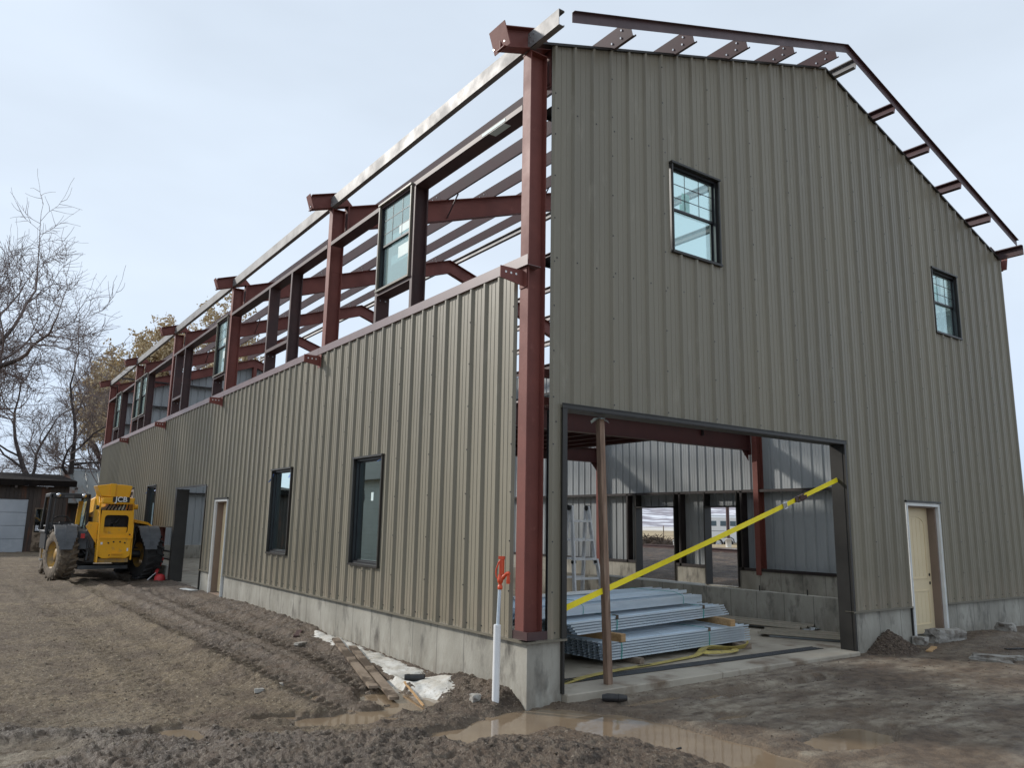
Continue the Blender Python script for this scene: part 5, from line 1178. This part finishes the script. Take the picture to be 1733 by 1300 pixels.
text_mesh('JCB', .62, M['decal_w'], lg, T3(.50, -2.207, 6.885), (1, 0, 0), (0, 0, 1), bold=.012, ext=.004)
text_mesh('www.horizon.com', .16, M['decal_k'], tel, T3(.36, -2.068, 5.80), (1, 0, 0), (0, 0, 1)) if False else None
lt = text_mesh('538-60', .20, M['decal_w'], tel, T3(.42, -1.758, 4.2), (1, 0, 0), (0, 0, 1)) if False else None
# cab
cabf = lambda q: None
def bars(q, lst, w=.2):
    for a, b in lst: q.bar(T3(*a), T3(*b), w, w)
CX0, CX1, CY0, CY1 = -4.55, -1.5, 1.6, 6.6
tp('cab_frame', M['mblack'], lambda q: (bars(q, [((CX0, CY0, 3.9), (CX0+.12, CY0, 7.25)), ((CX1, CY0, 3.9), (CX1-.02, CY0, 7.3)), ((CX0, CY1, 3.9), (CX0+.12, CY1-.7, 7.25)), ((CX1, CY1, 3.9), (CX1, CY1-.7, 7.3)), ((CX0, CY0, 4.0), (CX0, CY1, 4.0)), ((CX1, CY0, 4.0), (CX1, CY1, 4.0))], .24), tbox(q, CX0+.05, CX1+.05, CY0-.12, CY0+.12, 6.95, 7.38), tbox(q, CX0+.05, CX1+.05, CY1-.9, CY1-.7, 7.05, 7.35), tbox(q, CX0-.02, CX0+.2, CY0, CY1-.7, 7.05, 7.38), tbox(q, CX1-.15, CX1+.1, CY0, CY1-.7, 7.05, 7.38)), bevel=.05)
tp('cab_roof', M['mblack'], lambda q: tbox(q, CX0+.2, CX1-.1, CY0+.1, CY1-.8, 7.3, 7.4), bevel=.03)
for xx in (-3.95, -1.95):
    tp('work_light', M['decal_w'] if False else M['chrome'], lambda q: q.lathe(T3(xx, CY0-.12, 7.2), [(.001, .14), (.16, .13), (.20, .05), (.18, -.02)], (0, -1, 0), 14))
tp('number_plate', M['fender'], lambda q: tbox(q, -3.45, -2.75, CY0-.16, CY0-.12, 7.0, 7.22))
tp('cab_body', M['mblack'], lambda q: (q.hexa([T3(CX0, CY0+.1, 2.5), T3(CX1+.4, CY0+.1, 2.5), T3(CX1+.4, CY1, 2.5), T3(CX0, CY1, 2.5), T3(CX0, CY0+.1, 4.15), T3(CX1+.4, CY0+.1, 3.9), T3(CX1+.4, CY1, 3.9), T3(CX0, CY1, 4.15)]), q.hexa([T3(-3.0, -1.0, 2.6), T3(-1.1, -1.4, 2.6), T3(-1.1, CY0, 2.6), T3(-3.0, CY0, 2.6), T3(-3.1, -.2, 4.1), T3(-1.1, -.9, 4.2), T3(-1.1, CY0, 4.4), T3(-3.1, CY0, 4.3)])), bevel=.06)
tp('cab_pillar', M['yellow'], lambda q: q.hexa([T3(-2.1, 4.3, 4.6), T3(-1.75, 4.3, 4.6), T3(-1.75, 4.6, 4.6), T3(-2.1, 4.6, 4.6), T3(-2.0, 4.3, 6.8), T3(-1.6, 4.3, 6.8), T3(-1.6, 4.6, 6.8), T3(-2.0, 4.6, 6.8)]), bevel=.05)
tp('side_pane', M['glass_up'], lambda q: tbox(q, CX1-.04, CX1-.01, CY0+.2, CY1-.9, 4.1, 7.0))
tp('rear_screen_frame', M['mblack'], lambda q: (bars(q, [((-1.85, 1.5, 4.2), (-1.62, 1.5, 6.9)), ((-4.2, 1.55, 4.2), (-4.1, 1.55, 6.9)), ((-4.2, 1.55, 4.2), (-1.85, 1.5, 4.2))], .10)))
tp('seat', M['mblack'], lambda q: (tbox(q, -3.6, -2.3, 2.8, 4.3, 4.0, 4.35), tbox(q, -3.6, -2.3, 2.6, 2.9, 4.2, 4.9)), bevel=.1)
tp('steering_wheel', M['rubber'], lambda q: q.tube([T3(-3.1+.75*math.cos(a*PI/10), 5.1+.3*math.sin(a*PI/10), 4.85+.55*math.sin(a*PI/10)) for a in range(21)], .06, 6))
tp('dashboard', M['mblack'], lambda q: tbox(q, -4.2, -1.9, 5.4, 6.4, 3.9, 4.75), bevel=.15)
jk = MB(); rr = random.Random(8); gx_ = 10; vs = []
for i in range(gx_):
    for j in range(7):
        vs.append(T3(-3.45+i*.20, 1.25+j*.16, 4.42+.018*i+.28*math.sin(i*.45)+rr.uniform(-.07, .07)-.10*abs(j-3)))
jk.add(vs, [(i*7+j, (i+1)*7+j, (i+1)*7+j+1, i*7+j+1) for i in range(gx_-1) for j in range(6)]); jk.build('work_jacket', M['cloth'], label='grey and black work jacket thrown over the rear of the cab', cat='jacket', base=T3(-2.6, 1.6, 4.3))
tp('mirror', M['chrome'], lambda q: (tbox(q, -4.95, -4.7, 7.4, 7.5, 4.0, 4.5), q.tube([T3(-4.6, 7.2, 4.0), T3(-4.8, 7.4, 4.2)], .04, 6)))
tp('cab_step', M['chrome'], lambda q: tbox(q, -4.6, -4.1, 3.6, 4.6, 1.5, 1.62))
tp('front_mudguard', M['mblack'], lambda q: tbox(q, -4.1, -2.6, 8.2, 12.2, 4.35, 4.5), bevel=.05)
# engine pod on the side next to the wall
tp('engine_pod', M['mblack'], lambda q: q.hexa([T3(1.8, .8, 2.6), T3(3.9, .8, 2.6), T3(3.9, 8.5, 2.6), T3(1.8, 8.5, 2.6), T3(1.8, .8, 5.0), T3(3.9, .8, 4.4), T3(3.9, 8.5, 4.4), T3(1.8, 8.5, 5.0)]), bevel=.05)
tp('engine_hood', M['yellow'], lambda q: (q.hexa([T3(1.8, .6, 4.98), T3(3.35, .6, 4.72), T3(3.35, 8.6, 4.72), T3(1.8, 8.6, 4.98), T3(1.8, .6, 5.3), T3(3.35, .6, 4.95), T3(3.35, 8.6, 4.95), T3(1.8, 8.6, 5.3)]), q.hexa([T3(3.35, .6, 4.72), T3(3.95, .6, 4.2), T3(3.95, 8.6, 4.2), T3(3.35, 8.6, 4.72), T3(3.35, .6, 4.95), T3(4.08, .6, 4.42), T3(4.08, 8.6, 4.42), T3(3.35, 8.6, 4.95)])), bevel=.03)
tp('belly_guard', M['fender'], lambda q: (tbox(q, -2.2, 1.7, -1.2, 1.5, .95, 1.25), q.clod(T3(1.0, -.6, 1.45), .5, sq=(1.3, .7, .6), seed=3)))
tp('exhaust', M['rubber'], lambda q: q.tube([T3(-1.6, -1.4, 1.7), T3(-1.5, -1.2, 2.6), T3(-1.7, -.6, 4.0), T3(-1.3, -.5, 4.6)], .18, 8))
tp('front_forks', M['mblack'], lambda q: (tbox(q, -.4, -.1, 17.5, 21.5, .4, .6), tbox(q, .8, 1.1, 17.5, 21.5, .4, .6), tbox(q, -.8, 1.5, 17.2, 17.5, .4, 2.6), tbox(q, 0, .7, 16.2, 17.2, 1.5, 6.4)))

# ------------------------------------------------------------------ sheds at the end of the drive
sh = thing('wooden_shed', 'dark weathered board shed with a grey sectional garage door', 'shed', (-15, 120, -1.5))
zs = -1.62
q = MB(); 
def shw(x0, x1, z0, z1): q.box(x0, x1, 117, 117.4, z0, z1)
shw(-34, -20.2, zs, 8.35); shw(-20.2, -6.85, 6.3, 8.35); shw(-6.85, -5.9, zs, 8.35); shw(-5.9, -4.3, 4.95, 8.35); shw(-5.9, -4.3, zs, 1.35); shw(-4.3, -1.75, zs, 8.35)
q.box(-2.1, -1.75, 117.4, 140, zs, 9.0); q.box(-34, -33.6, 117.4, 140, zs, 9)
q.build('shed_wall', M['shedwood'], sh)
rr = random.Random(2); x = -34.0; nb = 0
while x < -1.8:
    w_b = rr.uniform(.42, .6); z0 = 6.3 if -20.2 < x+w_b/2 < -6.85 else (4.95 if -5.9 < x+w_b/2 < -4.3 else zs)
    q = MB(); q.box(x+.02, min(x+w_b-.02, -1.75), 116.9, 116.998, z0+rr.uniform(.02, .1), 8.2-rr.uniform(0, .08))
    q.build('board', M['shedwood'], sh); x += w_b; nb += 1
q = MB(); q.hexa([(-35, 116.0, 8.2), (-.9, 116.0, 8.35), (-.9, 141, 10.3), (-35, 141, 10.3), (-35, 116.0, 9.2), (-.9, 116.0, 9.25), (-.9, 141, 11.3), (-35, 141, 11.3)]); q.build('roof', M['shedroof'], sh)
for i in range(9):
    q = MB(); q.box(-33+i*4, -32.7+i*4, 115.9, 117, 7.95, 8.3); q.build('rafter_tail', M['shedwood'], sh)
dr_ = MB(); dr_.box(-20.2, -6.85, 117.12, 117.2, zs, 6.3); dr_ = dr_.build('garage_door', M['garage'], sh)
for i in range(4):
    z0 = zs+.05+i*1.97; q = MB(); q.box(-20.1, -6.95, 117.0, 117.12, z0, z0+1.90); q.build('door_section', M['garage'], dr_, bevel=.03)
q = MB(); q.box(-5.85, -4.35, 117.1, 117.3, 1.4, 4.9); q.build('shed_window', M['glass_dark'], sh)
q = MB(); q.box(-6.0, -5.85, 116.85, 117.05, -1.4, 5.1); q.box(-4.35, -4.2, 116.85, 117.05, -1.4, 5.1); q.box(-5.85, -4.35, 116.85, 117.05, 4.9, 5.1); q.box(-5.85, -4.35, 116.85, 117.05, 1.2, 1.4); q.box(-5.85, -4.35, 116.87, 116.99, -1.4, 1.2); q.build('door_frame', M['woodgrey'], sh)
s2 = thing('metal_roof_shed', 'shed with a steep old metal roof partly rusted, standing behind the dark board shed', 'shed', (6, 136, -1.5))
q = MB(); q.box(-.6, 14, 132, 150, zs, 7.0); q.build('shed_wall', M['shedwood'], s2)
for i in range(8):
    x0 = -1.1+i*2.0; q = MB(); o_ = (i % 2)*.04; q.hexa([(x0+.02, 130.0, 6.2-.15+o_), (x0+1.98, 130.0, 6.2-.15+o_), (x0+1.98, 141, 12.3-.15+o_), (x0+.02, 141, 12.3-.15+o_), (x0+.02, 130, 6.2+o_), (x0+1.98, 130, 6.2+o_), (x0+1.98, 141, 12.3+o_), (x0+.02, 141, 12.3+o_)])
    q.tube([(x0, 130, 6.3), (x0, 141, 12.42)], .07, 5); q.build('roof_sheet', M['oldmetal'], s2)
q = MB(); q.box(-1.2, 15, 140.8, 141.5, 12.2, 12.5); q.build('ridge_cap', M['galv'], s2)

# ------------------------------------------------------------------ house off to the side of the drive (shows in the window glass)
ho = thing('house', 'pale clapboard house standing across the drive, mirrored in the tall side windows', 'house', (-38, 78, -1.8))
q = MB(); q.box(-46, -30, 66, 92, -1.9, 9.5); q.build('wall', M['siding'], ho)
for i in range(22): q = MB(); q.box(-30.0, -29.93, 66, 92, -1.4+i*.5, -.96+i*.5); q.build('siding_board', M['siding'], ho)
q = MB(); q.hexa([(-47, 65, 9.5), (-29, 65, 9.5), (-29, 93, 9.5), (-47, 93, 9.5), (-38.2, 65, 15), (-37.8, 65, 15), (-37.8, 93, 15), (-38.2, 93, 15)]); q.build('roof', M['houseroof'], ho)
for y in (71, 79, 86): q = MB(); q.box(-29.95, -29.85, y, y+2.6, 2.2, 6.4); q.build('window', M['glass_dark'], ho)

# ------------------------------------------------------------------ trees
def tree(label, x, y, hgt, seed, lean=(0, 0), spread=.55, trunk_r=.9, leaves=0, splits=7, stems=1, first=.28, twig_r=.022, group='bare trees beyond the drive', droop=0.0, dirs=None, gen=5, curve=.25, zmin=-9):
    rr = random.Random(seed); z0 = -1.7; t = thing('tree', label, 'tree', (x, y, z0), group)
    trunk = MB(); crown = MB(); tips = []
    def branch(p, d, L, r, lev):
        if lev > 1 and p.z < zmin: return
        n = 5 if lev < 2 else (4 if lev < 4 else 3); pts = [p.copy()]; rad = [r]; dd = d.copy(); segs_ = 5 if lev < 3 else 3
        for i in range(segs_):
            k = Vector((rr.gauss(0, 1), rr.gauss(0, 1), rr.gauss(0, 1)))*curve*(.5 if lev == 0 else .8)
            dd = (dd+k+Vector((0, 0, .10 if lev < 4 else .03-droop))).normalized(); pts.append(pts[-1]+dd*L/segs_); rad.append(max(r*(1-(i+1)/segs_*.62), twig_r*.5))
        (trunk if lev < 2 else crown).tube(pts, rad, 7 if lev == 0 else n+1 if lev < 3 else 3, 0, cap=False)
        if lev >= gen:
            tips.append(pts[-1]); tips.append(pts[-2]); return
        kids = rr.randint(3, 4) if lev < 2 else rr.randint(4, 6)
        for c in range(kids):
            u = .30+.62*(c+rr.random()*.7)/kids if lev > 0 else .55+.4*(c+1)/kids
            u = min(u, 1); fi = u*segs_; i0 = min(int(fi), segs_-1); q0 = pts[i0].lerp(pts[i0+1], fi-i0); dloc = (pts[i0+1]-pts[i0]).normalized()
            a = Vector((rr.gauss(0, 1), rr.gauss(0, 1), rr.gauss(0, 1))); side = (a-dloc*a.dot(dloc)).normalized()
            nd = (dloc*(1-spread*.7)+side*spread*rr.uniform(.7, 1.3)).normalized()
            branch(q0, nd, L*rr.uniform(.42, .70), max(rad[i0]*rr.uniform(.42, .62), twig_r), lev+1)
        branch(pts[-1], dd, L*rr.uniform(.6, .75), rad[-1], lev+1)
    for s_ in range(stems):
        base = Vector((x+(s_-(stems-1)/2)*trunk_r*1.2, y, z0-.3)); d0 = Vector((lean[0]+(s_-(stems-1)/2)*.35, lean[1], 1)).normalized()
        branch(base, d0, hgt*.42, trunk_r/(stems**.4), 0)
    if dirs:
        for (bz, dx, dy, dz, L, r) in dirs: branch(Vector((x, y, z0+bz)), Vector((dx, dy, dz)).normalized(), L, r, 1)
    trunk.build('trunk', M['bark'], t); crown.build('crown', M['twig'], t)
    if leaves:
        q = MB()
        for p in tips:
            for k in range(leaves):
                c = p+Vector((rr.gauss(0, .45), rr.gauss(0, .45), rr.gauss(0, .4)-.2)); a = Vector((rr.gauss(0, 1), rr.gauss(0, 1), rr.gauss(0, 1))).normalized()*rr.uniform(.2, .48); b = a.cross(Vector((rr.gauss(0, 1), rr.gauss(0, 1), rr.gauss(0, 1)))).normalized()*a.length*.6
                q.add([c-a, c+b, c+a, c-b], [(0, 1, 2, 3)])
        q.build('foliage', M['leaf'], t, kind='stuff')
    return t
def at(az_deg, d): return CAM[0]+d*math.sin(R(az_deg)), CAM[1]+d*math.cos(R(az_deg))
x, y = at(-3.2, 92)
tree('tall bare tree whose long low limb reaches out over the board shed', x, y, 20, 5, spread=.62, zmin=11.5, trunk_r=1.5, gen=5, twig_r=.028, dirs=[(18.3, .97, .1, .06, 11.5, .5), (19, .9, -.1, .30, 10, .42), (20, .8, .2, .36, 8, .36), (18, .9, .5, .28, 9, .34)])
x, y = at(5.6, 165)
tree('bare crooked tree rising behind the metal roofed shed', x, y, 46, 12, lean=(.10, 0), spread=.6, trunk_r=1.2, gen=5, twig_r=.032, stems=2, curve=.32, zmin=11)
x, y = at(12.0, 195)
tree('broad tree with dry tan seed leaves behind the steel frame', x, y, 60, 21, spread=.76, trunk_r=1.8, leaves=9, gen=5, twig_r=.04, zmin=20)
x, y = at(8.6, 225)
tree('slim bare tree beside the broad tan one', x, y, 52, 33, spread=.5, trunk_r=1.3, gen=5, twig_r=.045)
x, y = at(15.6, 205)
tree('bare tree seen in the gaps between the roof purlins', x, y, 50, 41, spread=.6, trunk_r=1.3, gen=5, twig_r=.045)
for i, (a_, d_, h_, lab) in enumerate(((1.9, 300, 26, 'small far bare tree above the shed roof at the picture edge'), (3.2, 330, 24, 'small far bare tree with a forked crown above the shed roof'), (.6, 290, 30, 'small far bare tree almost outside the picture'))):
    x, y = at(a_, d_); tree(lab, x, y, h_, 50+i, spread=.6, trunk_r=.9, gen=4, twig_r=.06, group='small far trees')
x, y = at(-24, 60); tree('bare yard tree across the drive that the side window mirrors', x, y, 30, 77, spread=.6, trunk_r=1.0, gen=4, twig_r=.04)
x, y = at(-17, 130); tree('second bare yard tree across the drive beyond the house', x, y, 36, 78, spread=.6, trunk_r=1.1, gen=4, twig_r=.04)

# ------------------------------------------------------------------ far ground and hills
def hills(name, d0, d1, hmax, az0, az1, seed, mat, base=-6):
    na_, nr_ = 420, 26; azs = np.radians(np.linspace(az0, az1, na_)); rs_ = np.linspace(d0, d1, nr_); RR_, AA_ = np.meshgrid(rs_, azs, indexing='ij'); XX = RR_*np.sin(AA_); YY = RR_*np.cos(AA_)
    u = (RR_-d0)/(d1-d0); hh = base+hmax*(u**1.25)*(.72+.55*fbm(AA_*6+seed, u*.4, 1.0, 5))+hmax*.10*fbm(XX/1200., YY/1200., 1.0, 5, True)*u
    e_ = sm(AA_, math.radians(az0), math.radians(az0+5))*(1-sm(AA_, math.radians(az1-5), math.radians(az1))); hh = base+(hh-base)*e_
    vs = np.stack([XX, YY, hh], -1).reshape(-1, 3); i_ = np.arange(nr_*na_).reshape(nr_, na_); fs = np.stack([i_[:-1, :-1], i_[:-1, 1:], i_[1:, 1:], i_[1:, :-1]], -1).reshape(-1, 4)[:, ::-1]
    q = MB(); q.add(vs.tolist(), fs.tolist(), 0, True); return q.build(name, mat, kind='structure', base=(0, 0, 0))
mh = pm('sage_hills', (.30, .28, .31), (.70, .71, .75), .012, .9, spec=.1, stretch=(.6, .6, 4.5), lo=.50, hi=.58, c3=(.24, .22, .24), s3=.03, lo3=.58, hi3=.66)
hills('hills', 5200, 11000, 640, 18, 84, 3, mh)
ms = pm('snowy_hill', (.78, .80, .84), (.66, .69, .74), .004, .9, spec=.1, lo=.45, hi=.7)
hills('snowy_hills', 4200, 8200, 520, -14, 17, 9, ms)

# ------------------------------------------------------------------ seen through the far openings: trailer, pole, steel and brush
td = Vector((.812, -.584, 0)).normalized(); tn = Vector((-.584, -.812, 0))      # along the trailer / out of its near side
TB = Vector((150.5, 116.0, -1.45))
tr_ = thing('horse_trailer', 'white two-axle horse trailer parked in the field beyond the far opening', 'trailer', tuple(TB))
def V3(a, o, z): v = TB+td*a+tn*o; return (v.x, v.y, TB.z+z)
def tb(q, a0, a1, o0, o1, z0, z1): q.hexa([V3(a0, o1, z0), V3(a1, o1, z0), V3(a1, o0, z0), V3(a0, o0, z0), V3(a0, o1, z1), V3(a1, o1, z1), V3(a1, o0, z1), V3(a0, o0, z1)])
q = MB(); tb(q, -6.5, 16, -7, 0, 1.15, 8.3); q.build('body', M['trailer'], tr_, bevel=.35)
q = MB(); tb(q, -6.1, 15.6, -6.6, -.4, 8.25, 8.7); q.build('roof', M['trailer'], tr_, bevel=.2)
for a in (-4.6, -2.0, .6, 3.2, 7.0): q = MB(); tb(q, a, a+1.6, -.05, .06, 5.7, 7.05); q.build('window', M['glass_dark'], tr_, bevel=.15)
for a in (0.0, 2.7):
    q = MB(); q.lathe(V3(a, -.25, 1.15), [(.75, -.35), (1.2, -.35), (1.22, .3), (.78, .33)], tuple(tn), 22); w_ = q.build('wheel', M['tyre_dark'], tr_)
    q = MB(); q.lathe(V3(a, -.25, 1.15), [(.8, .3), (.7, .2), (.25, .22), (.001, .24)], tuple(tn), 22); q.build('rim', M['chrome'], w_)
q = MB(); q.tube([V3(-1.5, .1, 1.4), V3(-1.3, .1, 2.3), V3(-.6, .1, 2.75), V3(3.3, .1, 2.75), V3(4.0, .1, 2.3), V3(4.2, .1, 1.4)], .12, 6); q.build('wheel_arch', M['fender'], tr_)
q = MB(); tb(q, -6.5, 16, .0, .04, 4.35, 4.45); q.build('stripe', M['fender'], tr_)
q = MB(); tb(q, -3, 0, -3.8, -3.2, .9, 1.2); tb(q, 12.5, 17, -3.8, -3.2, 1.1, 1.4); q.build('drawbar', M['mblack'], tr_)
pb = (128.0, 94.6)
pz = hz(*pb); t = thing('steel_pole', 'dark steel pole standing in a white bucket base before the trailer', 'pole', (pb[0], pb[1], pz))
q = MB(); q.tube([(pb[0], pb[1], pz), (pb[0], pb[1], pz+14)], .38, 10); q.build('pole_shaft', M['rusty'], t)
q = MB(); q.lathe((pb[0], pb[1], pz), [(.62, 0), (.68, 1.9), (.72, 1.9), (.72, 2.0), (.3, 2.05)], n=18); q.build('bucket_base', M['white'], t)
for i, (x0, y0, x1, y1) in enumerate(((102.5, 99, 100.5, 82), (106, 99, 103, 84), (97, 78, 97.5, 65))):
    z = hz(x0, y0)+.3; q = MB(); q.prism(I_poly(.5, .6, .07, .05), (x0, y0, z), (x1, y1, hz(x1, y1)+.3), Vector((1, .1, 0)), Vector((0, 0, 1))); q.build('steel_beam', M['rusty'], label=['dark red steel beam lying on the mud beyond the farther opening', 'second red steel beam lying just behind the first outside', 'dark red steel beam lying on the mud in front of the trailer'][i], cat='beam', group='steel beams lying outside')
# brush heap
rr = random.Random(17); q = MB(); bx, by = 113, 104; bz_ = hz(bx, by)
for i in range(700):
    a = rr.random()*6.28; r = rr.random()**.5*7; h = (1-(r/7)**2)*2.3*rr.random(); c = Vector((bx+r*math.cos(a), by+r*math.sin(a)*.7, bz_+h)); d = Vector((rr.gauss(0, 1), rr.gauss(0, 1), rr.gauss(0, .5))).normalized()*rr.uniform(.5, 1.8); q.tube([c-d, c, c+d+Vector((0, 0, .2))], rr.uniform(.03, .09), 3, cap=False)
for i in range(120):
    a = rr.random()*6.28; r = rr.random()**.5*7; q.clod((bx+r*math.cos(a), by+r*math.sin(a)*.7, bz_+(1-(r/7)**2)*.9), rr.uniform(.4, 1.2), seed=i)
q.build('brush_heap', M['dirt'], label='heap of dark brush and dirt outside the farther opening', cat='brush heap', base=(bx, by, bz_))
rock('white plastic covered lump at the foot of the brush heap', 112.5, 95.5, 3.0, 2.0, 2.0, 'snow', 'covered_lump', 'lump', 21)
# wire fence in the field
for i in range(12):
    x0 = 150+i*9.0; y0 = 165-i*6.4; z = hz(x0, y0)
    q = MB(); q.tube([(x0, y0, z), (x0, y0, z+4.6)], .16, 5); 
    if i == 0: fe = thing('wire_fence', 'thin wire stock fence crossing the tan field', 'fence', (x0, y0, z))
    q.build('fence_post', M['woodgrey'], fe)
    if i < 11:
        for h in (1.5, 2.7, 3.9): q = MB(); q.tube([(x0, y0, z+h), (x0+9, y0-6.4, hz(x0+9, y0-6.4)+h)], .03, 3); q.build('wire', M['rusty'], fe)
q = MB(); q.box(0, 2.0, 0, .9, 0, .1); q.box(.4, 1.5, .2, .7, .1, .3)
o = q.build('sling_scrap', M['sling'], base=(0, 0, 0), label='crumpled yellow strap heap on the ground just outside the farther opening', cat='strap'); o.location = Vector((42.5, 29.8, hz(42.5, 29.8)))*F
